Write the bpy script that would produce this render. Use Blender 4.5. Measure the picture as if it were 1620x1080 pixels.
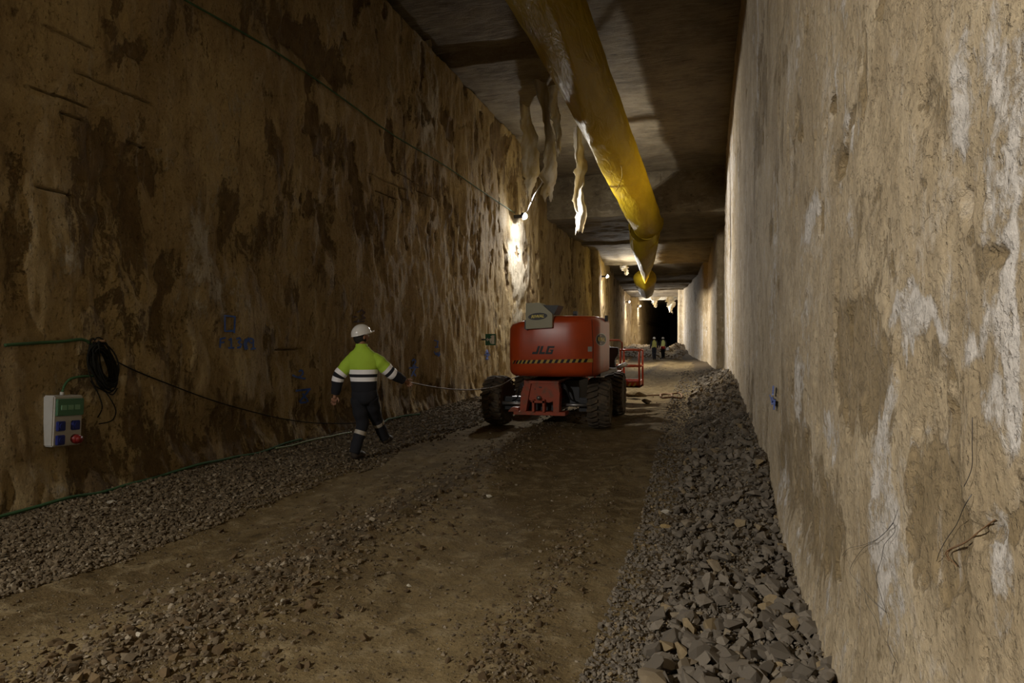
import bpy, bmesh, math, random
import numpy as np
from mathutils import Vector, Matrix
from mathutils.bvhtree import BVHTree

random.seed(7); rng = np.random.default_rng(7)
D = bpy.data; SC = bpy.context.scene; COL = SC.collection
for o in list(D.objects): D.objects.remove(o)

# ------------------------------------------------------------ camera, world, lights
F = 1080.0; CX = 810.0; HY = 536.0; EYE = 1.6
TH = math.atan(310.0/F); CT, ST = math.cos(TH), math.sin(TH)
cam = D.objects.new('camera', D.cameras.new('camera')); COL.objects.link(cam); SC.camera = cam
cam.location = (0, 0, EYE); cam.rotation_euler = (math.radians(90) - math.atan(4/F), 0, TH)
cam.data.sensor_width = 36; cam.data.lens = 24; cam.data.clip_start = 0.05; cam.data.clip_end = 400

w = D.worlds.new('world'); SC.world = w; w.use_nodes = True
w.node_tree.nodes['Background'].inputs[0].default_value = (0.5, 0.45, 0.4, 1)
w.node_tree.nodes['Background'].inputs[1].default_value = 0.002
SC.view_settings.view_transform = 'Standard'; SC.view_settings.look = 'None'
SC.view_settings.gamma = 1; SC.view_settings.use_curve_mapping = False
SC.view_settings.exposure = 0.22

# lamps on the left wall: (X, Y, Z, power)
LAMPS = [(-5.72, -3.2, 5.3, 900), (-5.60, 21.0, 5.5, 560), (-5.95, 42.0, 5.45, 900), (-7.95, 72.4, 5.5, 900), (-7.5, 79.6, 5.4, 600)]
def lamp_light(x, y, z, p):
    l = D.lights.new('lamp_light', 'AREA'); l.shape = 'DISK'; l.size = 0.45; l.energy = p; l.color = (1.0, 0.955, 0.88)
    o = D.objects.new('lamp_light', l); COL.objects.link(o); o.location = (x, y, z)
    o.rotation_euler = Vector((1, 0, -0.62)).to_track_quat('-Z', 'Y').to_euler()
    return o

# ------------------------------------------------------------ helpers
def ray(px, py):
    r, u = (px-CX)/F, -(py-HY)/F
    return Vector((r*CT-ST, r*ST+CT, u))
def at_d(px, py, d): return Vector((0, 0, EYE)) + ray(px, py)*d
def at_X(px, py, X): q = ray(px, py); return Vector((0, 0, EYE)) + q*(X/q.x)
def at_Y(px, py, Y): q = ray(px, py); return Vector((0, 0, EYE)) + q*(Y/q.y)
def at_z(px, py, z): q = ray(px, py); return Vector((0, 0, EYE)) + q*((z-EYE)/q.z)

_P = rng.permutation(256); _P = np.concatenate([_P, _P, _P])
_G = np.array([(math.cos(a), math.sin(a)) for a in np.linspace(0, 2*math.pi, 16, endpoint=False)])
def perlin(x, y, seed=0):
    x = np.asarray(x, float)+seed*17.31; y = np.asarray(y, float)+seed*9.77
    xi = np.floor(x).astype(int); yi = np.floor(y).astype(int); xf = x-xi; yf = y-yi
    xi &= 255; yi &= 255
    u = xf*xf*xf*(xf*(xf*6-15)+10); v = yf*yf*yf*(yf*(yf*6-15)+10)
    def g(ix, iy, dx, dy):
        h = _G[_P[_P[ix]+iy] & 15]; return h[..., 0]*dx+h[..., 1]*dy
    a = g(xi, yi, xf, yf); b = g(xi+1, yi, xf-1, yf); c = g(xi, yi+1, xf, yf-1); d = g(xi+1, yi+1, xf-1, yf-1)
    return (a+(b-a)*u)*(1-v)+(c+(d-c)*u)*v
def fbm(x, y, o=4, seed=0, gain=.5):
    t = 0; a = 1; n = 0
    for k in range(o):
        t = t+a*perlin(np.asarray(x)*2**k, np.asarray(y)*2**k, seed+k*3); n += a; a *= gain
    return t/n*1.6
def sstep(x, a, b):
    t = np.clip((x-a)/(b-a), 0, 1); return t*t*(3-2*t)

def mesh_np(name, verts, faces, mat=None, smooth=True, parent=None, attrs=None):
    me = D.meshes.new(name)
    verts = np.asarray(verts, np.float32); faces = np.asarray(faces, np.int32); n = faces.shape[1]
    me.vertices.add(len(verts)); me.vertices.foreach_set('co', verts.ravel())
    me.loops.add(faces.size); me.loops.foreach_set('vertex_index', faces.ravel())
    me.polygons.add(len(faces)); me.polygons.foreach_set('loop_start', np.arange(0, faces.size, n, dtype=np.int32))
    me.polygons.foreach_set('loop_total', np.full(len(faces), n, np.int32))
    me.polygons.foreach_set('use_smooth', np.full(len(faces), smooth))
    me.update(calc_edges=True)
    for k, v in (attrs or {}).items():
        a = me.attributes.new(k, 'FLOAT', 'POINT'); a.data.foreach_set('value', np.asarray(v, np.float32).ravel())
    o = D.objects.new(name, me); COL.objects.link(o)
    if mat: me.materials.append(mat)
    if parent: o.parent = parent
    return o
def grid_faces(nr, nc, wrap=False):
    i, j = np.meshgrid(np.arange(nr-1), np.arange(nc if wrap else nc-1), indexing='ij')
    j2 = (j+1) % nc
    return np.stack([i*nc+j, i*nc+j2, (i+1)*nc+j2, (i+1)*nc+j], -1).reshape(-1, 4)

def obj(name, bm, mat=None, parent=None, smooth=False, bevel=0):
    if bevel:
        es = [e for e in bm.edges if len(e.link_faces) == 2 and e.calc_face_angle(0) > .6]
        bmesh.ops.bevel(bm, geom=es, offset=bevel, segments=2, affect='EDGES', clamp_overlap=True)
    me = D.meshes.new(name); bm.to_mesh(me); bm.free()
    for p in me.polygons: p.use_smooth = smooth
    mats = mat if isinstance(mat, (list, tuple)) else ([mat] if mat else [])
    for m in mats: me.materials.append(m)
    o = D.objects.new(name, me); COL.objects.link(o)
    if parent: o.parent = parent
    return o
def thing(name, label, cat, loc=(0, 0, 0), rz=0, group=None):
    o = D.objects.new(name, None); COL.objects.link(o); o.location = loc; o.rotation_euler = (0, 0, rz)
    o.empty_display_size = .1; return tag(o, label, cat, group)
def tag(o, label=None, cat=None, group=None, kind=None):
    if label: o['label'] = label
    if cat: o['category'] = cat
    if group: o['group'] = group
    if kind: o['kind'] = kind
    return o
def box(bm, x0, x1, y0, y1, z0, z1, mi=0, M=None):
    vs = [bm.verts.new((x, y, z)) for z in (z0, z1) for x, y in ((x0, y0), (x1, y0), (x1, y1), (x0, y1))]
    if M is not None:
        for v in vs: v.co = M @ v.co
    for f in ((3, 2, 1, 0), (4, 5, 6, 7), (0, 1, 5, 4), (1, 2, 6, 5), (2, 3, 7, 6), (3, 0, 4, 7)):
        bm.faces.new([vs[i] for i in f]).material_index = mi
    return vs
def bx(*a, mi=0): bm = bmesh.new(); box(bm, *a, mi=mi); return bm
def frame_for(t, up=Vector((0, 0, 1))):
    t = t.normalized(); a = up if abs(t.dot(up)) < .95 else Vector((0, 1, 0))
    x = t.cross(a).normalized(); y = x.cross(t).normalized(); return x, y
def tube(bm, pts, r, seg=8, cap=True, mi=0, flat=1.0):
    pts = [Vector(p) for p in pts]; n = len(pts); rings = []
    rr = r if isinstance(r, (list, tuple)) else [r]*n
    for i, p in enumerate(pts):
        t = (pts[min(i+1, n-1)]-pts[max(i-1, 0)])
        x, y = frame_for(t)
        rings.append([bm.verts.new(p+(x*math.cos(a)+y*math.sin(a)*flat)*rr[i]) for a in [2*math.pi*k/seg for k in range(seg)]])
    for A, B in zip(rings, rings[1:]):
        for k in range(seg): bm.faces.new((A[k], A[(k+1) % seg], B[(k+1) % seg], B[k])).material_index = mi
    if cap:
        bm.faces.new(rings[0][::-1]).material_index = mi; bm.faces.new(rings[-1]).material_index = mi
    return bm
def smoothpts(pts, k=6):
    pts = [Vector(p) for p in pts]; out = []
    for i in range(len(pts)-1):
        p0 = pts[max(i-1, 0)]; p1 = pts[i]; p2 = pts[i+1]; p3 = pts[min(i+2, len(pts)-1)]
        for j in range(k):
            t = j/k
            out.append(.5*((2*p1)+(-p0+p2)*t+(2*p0-5*p1+4*p2-p3)*t*t+(-p0+3*p1-3*p2+p3)*t**3))
    out.append(pts[-1]); return out
def lathe(bm, prof, seg=32, axis='x', mi=0):
    rings = []
    for (a, r) in prof:
        ring = []
        for k in range(seg):
            t = 2*math.pi*k/seg; c, s = math.cos(t)*r, math.sin(t)*r
            ring.append(bm.verts.new((a, c, s) if axis == 'x' else ((c, a, s) if axis == 'y' else (c, s, a))))
        rings.append(ring)
    for A, B in zip(rings, rings[1:]):
        for k in range(seg): bm.faces.new((A[k], A[(k+1) % seg], B[(k+1) % seg], B[k])).material_index = mi
    if prof[0][1] > 1e-4: bm.faces.new(rings[0][::-1]).material_index = mi
    if prof[-1][1] > 1e-4: bm.faces.new(rings[-1]).material_index = mi
    bmesh.ops.recalc_face_normals(bm, faces=bm.faces[:])
    return bm
def prism(bm, poly, y0, y1, mi=0, axis='y'):
    def P(a, b, c): return (a, c, b) if axis == 'y' else (c, a, b)
    A = [bm.verts.new(P(a, b, y0)) for a, b in poly]; B = [bm.verts.new(P(a, b, y1)) for a, b in poly]; n = len(poly)
    bm.faces.new(A).material_index = mi; bm.faces.new(B[::-1]).material_index = mi
    for k in range(n): bm.faces.new((A[k], B[k], B[(k+1) % n], A[(k+1) % n])).material_index = mi
    bmesh.ops.recalc_face_normals(bm, faces=bm.faces[:]); return bm

# ------------------------------------------------------------ materials
def nodes(m):
    m.use_nodes = True; nt = m.node_tree; return nt, nt.nodes, nt.links, nt.nodes['Principled BSDF']
def mat(name, col, rough=.6, metal=0, noise=0, nscale=20, bump=0, emit=None, es=0, dirt=None, dirt_amt=.5, dirt_scale=6, spec=.5):
    m = D.materials.new(name); nt, N, L, b = nodes(m)
    b.inputs['Base Color'].default_value = (*col, 1); b.inputs['Roughness'].default_value = rough; b.inputs['Metallic'].default_value = metal
    b.inputs['Specular IOR Level'].default_value = spec
    if emit: b.inputs['Emission Color'].default_value = (*emit, 1); b.inputs['Emission Strength'].default_value = es
    if noise or dirt or bump:
        tc = N.new('ShaderNodeTexCoord'); nz = N.new('ShaderNodeTexNoise'); nz.inputs['Scale'].default_value = nscale; nz.inputs['Detail'].default_value = 5
        L.new(tc.outputs['Object'], nz.inputs['Vector'])
        src = None
        if noise:
            mx = N.new('ShaderNodeMix'); mx.data_type = 'RGBA'
            mx.inputs[6].default_value = (*[c*(1-noise) for c in col], 1); mx.inputs[7].default_value = (*[min(1, c*(1+noise)) for c in col], 1)
            L.new(nz.outputs[0], mx.inputs[0]); src = mx.outputs[2]; L.new(src, b.inputs['Base Color'])
        if dirt:
            n2 = N.new('ShaderNodeTexNoise'); n2.inputs['Scale'].default_value = dirt_scale; n2.inputs['Detail'].default_value = 6
            L.new(tc.outputs['Object'], n2.inputs['Vector'])
            rp = N.new('ShaderNodeMapRange'); rp.inputs[1].default_value = .45; rp.inputs[2].default_value = .7; rp.inputs[4].default_value = dirt_amt
            L.new(n2.outputs[0], rp.inputs[0])
            m2 = N.new('ShaderNodeMix'); m2.data_type = 'RGBA'; m2.inputs[6].default_value = (*col, 1); m2.inputs[7].default_value = (*dirt, 1)
            if src: L.new(src, m2.inputs[6])
            L.new(rp.outputs[0], m2.inputs[0]); L.new(m2.outputs[2], b.inputs['Base Color'])
        if bump:
            bp = N.new('ShaderNodeBump'); bp.inputs['Strength'].default_value = bump; bp.inputs['Distance'].default_value = .02
            L.new(nz.outputs[0], bp.inputs['Height']); L.new(bp.outputs[0], b.inputs['Normal'])
    return m

class NB:
    """small node-building helper"""
    def __init__(s, m): s.nt, s.N, s.L, s.b = nodes(m); s.tc = s.N.new('ShaderNodeTexCoord'); s.cache = {}
    def mapping(s, sc):
        n = s.N.new('ShaderNodeMapping'); n.inputs['Scale'].default_value = sc; s.L.new(s.tc.outputs['Object'], n.inputs[0]); return n.outputs[0]
    def noise(s, scale, sc=(1, 1, 1), det=5, rough=.55, dist=0):
        n = s.N.new('ShaderNodeTexNoise'); n.inputs['Scale'].default_value = scale; n.inputs['Detail'].default_value = det
        n.inputs['Roughness'].default_value = rough; n.inputs['Distortion'].default_value = dist
        s.L.new(s.mapping(sc), n.inputs['Vector']); return n.outputs[0]
    def rng(s, v, a, b, c=0, d=1):
        n = s.N.new('ShaderNodeMapRange'); n.interpolation_type = 'SMOOTHSTEP'
        for i, x in enumerate((a, b, c, d)): n.inputs[i+1].default_value = x
        s.L.new(v, n.inputs[0]); return n.outputs[0]
    def math(s, op, a, b):
        n = s.N.new('ShaderNodeMath'); n.operation = op
        for i, x in enumerate((a, b)):
            if isinstance(x, (int, float)): n.inputs[i].default_value = x
            else: s.L.new(x, n.inputs[i])
        return n.outputs[0]
    def mix(s, f, a, b, mode='MIX'):
        n = s.N.new('ShaderNodeMix'); n.data_type = 'RGBA'; n.blend_type = mode
        for i, x in ((0, f), (6, a), (7, b)):
            if isinstance(x, (int, float)): n.inputs[i].default_value = x
            elif isinstance(x, tuple): n.inputs[i].default_value = (*x, 1)
            else: s.L.new(x, n.inputs[i])
        return n.outputs[2]
    def attr(s, name):
        n = s.N.new('ShaderNodeAttribute'); n.attribute_name = name; return n.outputs['Fac']
    def bump(s, h, st, dist, prev=None):
        n = s.N.new('ShaderNodeBump'); n.inputs['Strength'].default_value = st; n.inputs['Distance'].default_value = dist
        s.L.new(h, n.inputs['Height'])
        if prev: s.L.new(prev, n.inputs['Normal'])
        return n.outputs[0]

def wall_mat(name, base, base2, stain_shade, stain2, lime_glow, bumpd=.012, streak=.5, rough=.85, vs=.6, amp=2.0, crust=0.0):
    m = D.materials.new(name); k = NB(m)
    big = k.noise(.9, (1, 1, .6*vs+.2), 6, .65, .4)
    c = k.mix(k.rng(big, .38, .62), base, base2)
    fine = k.noise(24, (1, 1, .9), 7, .72); fine2 = k.noise(75, (1, 1, 1), 4, .65)
    med = k.noise(5, (1, 1, vs), 9, .70, .3)
    mott = k.noise(2.3, (1, 1, vs), 9, .70, .5)
    c = k.mix(k.math('MULTIPLY', k.rng(mott, .50, .60), .55), c, k.mix(.5, base2, stain2))
    c = k.mix(k.math('MULTIPLY', k.rng(mott, .45, .36), .5), c, k.mix(.55, base, lime_glow))
    hp = k.math('MULTIPLY', k.math('SUBTRACT', fine, .5), .8)
    lm = k.math('ADD', k.attr('lime_glow'), k.math('MULTIPLY', k.math('SUBTRACT', med, .5), amp)); lm = k.math('ADD', lm, hp)
    lf = k.rng(lm, .40, .72); c = k.mix(k.math('MULTIPLY', lf, .85), c, lime_glow)
    sn = k.noise(2.6, (1, 1, vs*.8), 9, .70, .5)
    sm = k.math('ADD', k.attr('stain_shade'), k.math('MULTIPLY', k.math('SUBTRACT', sn, .5), amp*1.1)); sm = k.math('ADD', sm, hp)
    sf = k.rng(sm, .44, .60); c = k.mix(k.math('MULTIPLY', sf, .9), c, k.mix(k.rng(med, .4, .6), stain_shade, stain2))
    st = k.noise(8, (1, 1, .07), 5, .65, .5); brk = k.rng(mott, .42, .55)
    c = k.mix(k.math('MULTIPLY', k.math('MULTIPLY', k.rng(st, .54, .68), streak), brk), c, stain_shade)
    st2 = k.noise(10, (1, 1, .08), 5, .65, .5)
    c = k.mix(k.math('MULTIPLY', k.math('MULTIPLY', k.rng(st2, .56, .70), streak), k.rng(med, .45, .6)), c, lime_glow)
    pit = k.noise(30, (1, 1, .7), 4, .6)
    c = k.mix(k.math('MULTIPLY', k.rng(pit, .62, .70), .55), c, stain2)
    c = k.mix(1.0, c, k.mix(fine, (.60, .60, .60), (1.40, 1.40, 1.40)), 'MULTIPLY')
    c = k.mix(1.0, c, k.mix(fine2, (.75, .75, .75), (1.25, 1.25, 1.25)), 'MULTIPLY')
    k.L.new(c, k.b.inputs['Base Color']); k.b.inputs['Roughness'].default_value = rough; k.b.inputs['Specular IOR Level'].default_value = .25
    h = k.math('ADD', k.math('MULTIPLY', med, 1.1), k.math('MULTIPLY', fine, .55))
    h = k.math('SUBTRACT', h, k.math('MULTIPLY', k.rng(pit, .58, .70), .45))
    h = k.math('SUBTRACT', h, k.math('MULTIPLY', sf, .35)); h = k.math('ADD', h, k.math('MULTIPLY', lf, .15))
    if crust:
        cr = k.noise(9, (1, 1, 1.5), 7, .65, .3); h = k.math('ADD', h, k.math('MULTIPLY', k.rng(cr, .46, .54), crust))
    n = k.bump(h, 1.0, bumpd); n = k.bump(fine2, .6, .004, n)
    k.L.new(n, k.b.inputs['Normal'])
    return m
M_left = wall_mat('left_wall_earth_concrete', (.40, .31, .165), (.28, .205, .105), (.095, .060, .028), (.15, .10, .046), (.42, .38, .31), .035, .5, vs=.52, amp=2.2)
M_right = wall_mat('right_wall_concrete', (.455, .366, .240), (.345, .270, .168), (.192, .140, .072), (.255, .190, .104), (.56, .525, .485), .016, .5, vs=.9, amp=2.2, crust=.22)

def ceil_mat():
    m = D.materials.new('ceiling_concrete'); k = NB(m)
    a = k.noise(1.1, (1, .7, 1), 5, .6); b = k.noise(5, (.5, 3, 1), 6, .65, .5); f = k.noise(26, (1, 1, 1), 5, .6)
    c = k.mix(k.rng(a, .35, .65), (.17, .135, .080), (.10, .077, .044))
    c = k.mix(k.rng(b, .5, .7), c, (.2, .165, .11)); c = k.mix(k.rng(b, .42, .3), c, (.04, .03, .02))
    c = k.mix(1.0, c, k.mix(f, (.7, .7, .7), (1.3, 1.3, 1.3)), 'MULTIPLY')
    k.L.new(c, k.b.inputs['Base Color']); k.b.inputs['Roughness'].default_value = .85
    n = k.bump(b, .8, .05); n = k.bump(f, .6, .012, n); k.L.new(n, k.b.inputs['Normal']); return m
M_ceil = ceil_mat()
def floor_mat():
    m = D.materials.new('floor_mud'); k = NB(m)
    a = k.noise(.8, (1, .5, 1), 6, .6); b = k.noise(5, (1, 1, 1), 6, .65, .3); f = k.noise(45, (1, 1, 1), 5, .65)
    c = k.mix(k.rng(a, .35, .62), (.165, .120, .058), (.100, .070, .033))
    c = k.mix(k.rng(b, .48, .68), c, (.205, .158, .088)); c = k.mix(k.rng(b, .42, .28), c, (.058, .042, .022))
    g = k.math('ADD', k.attr('gravel'), k.math('MULTIPLY', k.math('SUBTRACT', b, .5), .8))
    c = k.mix(k.rng(g, .4, .6), c, (.085, .063, .038))
    v = k.N.new('ShaderNodeTexVoronoi'); v.inputs['Scale'].default_value = 38; k.L.new(k.mapping((1, 1, 1)), v.inputs['Vector'])
    sp = k.rng(v.outputs['Distance'], .28, .16); rn = k.N.new('ShaderNodeSeparateColor'); k.L.new(v.outputs['Color'], rn.inputs[0])
    sp = k.math('MULTIPLY', sp, k.rng(rn.outputs[0], .72, .8))
    c = k.mix(k.math('MULTIPLY', sp, .8), c, (.22, .185, .13))
    c = k.mix(1.0, c, k.mix(f, (.55, .55, .55), (1.45, 1.45, 1.45)), 'MULTIPLY')
    k.L.new(c, k.b.inputs['Base Color']); k.b.inputs['Roughness'].default_value = .97; k.b.inputs['Specular IOR Level'].default_value = .08
    n = k.bump(b, .9, .03); n = k.bump(f, .9, .010, n); n = k.bump(sp, .8, .012, n); k.L.new(n, k.b.inputs['Normal']); return m
M_floor = floor_mat()
def stone_mat(name, c0, c1, c2):
    m = D.materials.new(name); k = NB(m)
    g = k.N.new('ShaderNodeNewGeometry'); f = k.noise(40, (1, 1, 1), 5, .6)
    oi = k.N.new('ShaderNodeObjectInfo')
    r = k.math('FRACT', k.math('ADD', g.outputs['Random Per Island'], oi.outputs['Random']), 0)
    c = k.mix(k.rng(r, 0, 1), c0, c1); c = k.mix(k.rng(r, .86, .98), c, c2)
    c = k.mix(1.0, c, k.mix(f, (.6, .6, .6), (1.4, 1.4, 1.4)), 'MULTIPLY')
    k.L.new(c, k.b.inputs['Base Color']); k.b.inputs['Roughness'].default_value = .92; k.b.inputs['Specular IOR Level'].default_value = .15
    k.L.new(k.bump(f, .6, .006), k.b.inputs['Normal']); return m
M_rubble = stone_mat('rubble_stone_grey', (.105, .088, .068), (.175, .148, .115), (.20, .15, .085))
M_gravel = stone_mat('gravel_stone_brown', (.085, .064, .040), (.15, .115, .073), (.24, .20, .145))
M_clod = stone_mat('mud_clod', (.060, .040, .021), (.12, .082, .043), (.15, .11, .06))
M_earth = stone_mat('far_earth_clods', (.14, .095, .05), (.22, .155, .085), (.27, .21, .14))
M_pale = stone_mat('pale_stone', (.40, .36, .27), (.50, .46, .38), (.5, .45, .35))
M_yel = stone_mat('yellow_stone', (.28, .20, .09), (.32, .24, .12), (.3, .22, .1))
M_orange = mat('orange_paint', (.46, .058, .010), .33, noise=.15, nscale=5, dirt=(.20, .05, .02), dirt_amt=.35, dirt_scale=3)
M_orange2 = mat('dirty_orange_paint', (.40, .062, .018), .55, noise=.2, nscale=9, dirt=(.12, .075, .04), dirt_amt=.7, dirt_scale=9)
M_rubber = mat('muddy_rubber', (.065, .050, .034), .9, noise=.2, nscale=14, dirt=(.14, .10, .058), dirt_amt=.8, dirt_scale=7, bump=.3)
M_black = mat('black_paint', (.012, .012, .014), .5)
M_dark = mat('dark_steel', (.05, .05, .055), .45, .6)
M_steel = mat('worn_steel', (.35, .34, .33), .4, .8)
M_cream = mat('cream_paint', (.34, .32, .215), .5, noise=.06, nscale=8)
M_yellow = mat('yellow_print', (.85, .70, .12), .5)
M_haz = mat('hazard_yellow', (.52, .36, .07), .5)
M_white = mat('white_print', (.75, .75, .72), .5)
M_green_cable = mat('green_cable_sheath', (.025, .075, .025), .85)
M_black_cable = mat('black_cable_sheath', (.014, .014, .012), .95, spec=.1)
M_brown_cable = mat('brown_cable_sheath', (.17, .12, .06), .6)
M_blue = mat('blue_spray_paint', (.04, .10, .40), .8)
M_violet = mat('faded_violet_spray_paint', (.085, .06, .075), .9)
M_enclosure = mat('grey_plastic', (.40, .40, .39), .5, dirt=(.2, .16, .1), dirt_amt=.3)
M_sblue = mat('blue_plastic', (.015, .025, .17), .4)
M_sred = mat('red_plastic', (.18, .012, .012), .4)
M_gcover = mat('green_tinted_cover', (.07, .17, .11), .15)
M_signg = mat('sign_green', (.01, .12, .06), .5)
M_rust = mat('rusty_steel', (.16, .085, .035), .8, noise=.4, nscale=30, bump=.3)
M_hiviz = mat('hi_vis_yellow_green', (.40, .62, .05), .8, noise=.08, nscale=12, bump=.15)
M_navy = mat('navy_workwear', (.010, .011, .017), .9, noise=.1, nscale=10, bump=.2)
M_refl = mat('reflective_tape', (.96, .96, 1.0), .5)
M_helmet = mat('helmet_white', (.78, .77, .75), .25)
M_skin = mat('skin', (.30, .15, .09), .6)
M_hair = mat('hair', (.015, .012, .010), .8)
M_boot = mat('boot_leather', (.03, .022, .016), .7, dirt=(.12, .085, .05), dirt_amt=.5, dirt_scale=9)
M_red = mat('red_cloth', (.45, .03, .03), .8)
M_lamp0 = mat('lamp_lens_dim', (1, 1, 1), .5, emit=(1, .97, .92), es=60)
M_lamp = mat('lamp_lens', (1, 1, 1), .5, emit=(1, .97, .92), es=950)
def duct_mat():
    m = D.materials.new('yellow_duct_fabric'); k = NB(m)
    a = k.noise(2.2, (1, .25, 1), 5, .55, .4); f = k.noise(5, (1, .2, 1), 4, .6, .6)
    c = k.mix(k.rng(a, .35, .7), (.50, .36, .020), (.60, .45, .035))
    dirt = k.noise(1.1, (1, .5, 1), 6, .65); c = k.mix(k.math('MULTIPLY', k.rng(dirt, .52, .7), .35), c, (.28, .19, .05))
    k.L.new(c, k.b.inputs['Base Color']); k.b.inputs['Roughness'].default_value = .46; k.b.inputs['Specular IOR Level'].default_value = .2
    k.L.new(k.bump(f, .7, .10), k.b.inputs['Normal'])
    tr = k.N.new('ShaderNodeBsdfTranslucent'); k.L.new(c, tr.inputs[0]); ms = k.N.new('ShaderNodeMixShader'); ms.inputs[0].default_value = .55
    k.L.new(k.b.outputs[0], ms.inputs[1]); k.L.new(tr.outputs[0], ms.inputs[2])
    k.L.new(ms.outputs[0], k.N['Material Output'].inputs[0]); return m
M_duct = duct_mat()
def sheet_mat():
    m = D.materials.new('pale_sheet'); k = NB(m)
    a = k.noise(3, (1, 1, .5), 6, .65, .5)
    c = k.mix(k.rng(a, .38, .62), (.50, .42, .26), (.62, .58, .50)); k.L.new(c, k.b.inputs['Base Color']); k.b.inputs['Roughness'].default_value = .7
    k.L.new(k.bump(k.noise(9, (1, 1, .3), 5, .6), .8, .05), k.b.inputs['Normal'])
    tr = k.N.new('ShaderNodeBsdfTranslucent'); k.L.new(c, tr.inputs[0]); ms = k.N.new('ShaderNodeMixShader'); ms.inputs[0].default_value = .35
    k.L.new(k.b.outputs[0], ms.inputs[1]); k.L.new(tr.outputs[0], ms.inputs[2]); k.L.new(ms.outputs[0], k.N['Material Output'].inputs[0]); return m
M_sheet = sheet_mat()

# ------------------------------------------------------------ tunnel shell
ZC1, ZC2 = 8.1, 6.55
YL = [-8, 24.4, 24.6, 38.4, 38.6, 42, 50, 60, 71, 72.5, 76, 78.5, 79, 150]
XL = [-5.96, -5.96, -6.3, -6.35, -5.95, -6.3, -6.7, -7.5, -8.3, -8.35, -8.4, -8.3, -7.75, -7.8]
YR = [-8, 27.0, 27.3, 27.5, 31, 31.2, 45, 46, 60, 71, 71.2, 76, 79, 79.3, 150]
XR = [.60, .60, .72, .72, .62, .35, -.02, -.30, -1.25, -2.45, -2.9, -3.1, -3.2, -3.3, -3.4]
def steps(a, b, f0, k):
    out = [a]
    while out[-1] < b: out.append(out[-1]+max(f0, abs(out[-1]-0)*k))
    out[-1] = b; return out
def blob_mask(Y, Z, blobs, seed):
    """irregular patches: (Y, Z, half width, half height, strength)"""
    wy = Y+.10*fbm(Y*3, Z*2, 3, seed); wz = Z+.22*fbm(Y*3, Z*1.6, 3, seed+5)
    m = np.zeros_like(Y)
    for (y, z, a, b, s) in blobs:
        q = ((wy-y)/a)**2+((wz-z)/b)**2
        m += .95*s*np.clip(1.25-q*.75, -.0, 1)
    return m
def pxb(lst, X):
    out = []
    for (px0, py0, px1, py1, s) in lst:
        a = at_X(px0, (py0+py1)/2, X); b = at_X(px1, (py0+py1)/2, X)
        cx = (px0+px1)/2; t = at_X(cx, py0, X); u = at_X(cx, py1, X)
        out.append(((a.y+b.y)/2, (t.z+u.z)/2, abs(a.y-b.y)/2, abs(t.z-u.z)/2, s))
    return out

# --- left wall
Ys = np.array([-8, -4, 0, 2]+steps(3.6, 24.35, .035, .0025)+[24.4, 24.5, 24.6]+steps(24.8, 38.4, .08, 0)+[38.5, 38.6]+steps(38.8, 80, .14, 0)+[80.5, 84, 90, 100, 150])
grooves = [(70, 42, 150, 80), (125, 115, 240, 165), (50, 138, 84, 152), (85, 150, 140, 170), (98, 178, 130, 192), (595, 278, 640, 300), (620, 270, 664, 292), (205, 222, 240, 236),
           (438, 553, 478, 553), (60, 300, 118, 306), (660, 300, 690, 316), (598, 300, 628, 318)]
GR = []
for (a, b, c, d) in grooves:
    p = at_X(a, b, -5.96); q = at_X(c, d, -5.96); GR.append((min(p.y, q.y), max(p.y, q.y), (p.z+q.z)/2))
zs = list(np.arange(-.4, ZC1+.02, .042))
for g in GR: zs += [g[2]-.016, g[2]-.007, g[2], g[2]+.007, g[2]+.016]
Zs = np.unique(np.round(np.array(zs), 4))
Y, Z = np.meshgrid(Ys, Zs, indexing='ij')
stainL = .24+.50*fbm(Y*.6, Z*.3, 5, 3)+.9*sstep(fbm(Y*1.4, Z*.9, 4, 311), .22, .42)*sstep(Y, 7, 11)*sstep(Z, 2.6, 4)+.12*fbm(Y*.13, Z*.2, 2, 8)
lstain = pxb([(110, 190, 240, 440, .28), (200, 60, 235, 90, .55), (430, 60, 560, 110, .4), (0, 200, 50, 500, .4), (230, 240, 290, 300, .5), (330, 300, 420, 430, .35), (480, 190, 560, 260, .3),
              (0, 640, 760, 760, .30), (440, 40, 560, 110, .35), (560, 280, 620, 420, .3), (650, 240, 700, 330, .3), (0, 0, 60, 40, .4), (250, 380, 300, 460, .4), (740, 180, 760, 250, .45), (775, 190, 800, 260, .45), (60, 470, 300, 560, .15)], -5.96)
stainL = stainL+blob_mask(Y, Z, lstain, 21)
limeGlowL = .10+.55*fbm(Y*.8, Z*.3, 4, 33)
limeGlowL = limeGlowL+blob_mask(Y, Z, pxb([(802, 352, 836, 470, 1.4), (806, 480, 830, 520, .6), (40, 290, 120, 480, .35), (645, 10, 690, 250, .65), (60, 60, 200, 160, .2), (300, 300, 350, 440, .3), (230, 225, 270, 290, .3), (230, 420, 420, 520, .35), (420, 250, 520, 460, .2), (555, 440, 700, 560, .15)], -5.96), 44)  # below the lamp its light wash is painted pale; the rest is lime
rel = .10*fbm(Y*.35, Z*.3, 4, 50)+.045*fbm(Y*1.6, Z*.7, 4, 55)+.02*fbm(Y*6, Z*2.0, 3, 60)
rel -= .045*sstep(stainL+.5*fbm(Y*3.2, Z*1.3, 3, 62), .42, .58)
rel += .02*sstep(limeGlowL+.4*fbm(Y*4, Z*1.6, 3, 66), .4, .6)
for i, (a, b, z0) in enumerate(GR):
    ins = sstep(Y, a-.03, a+.03)*(1-sstep(Y, b-.03, b+.03))
    rel -= .10*ins*(1-sstep(np.abs(Z-z0), .004, .014))
X = np.interp(Y, YL, XL)+rel
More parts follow.
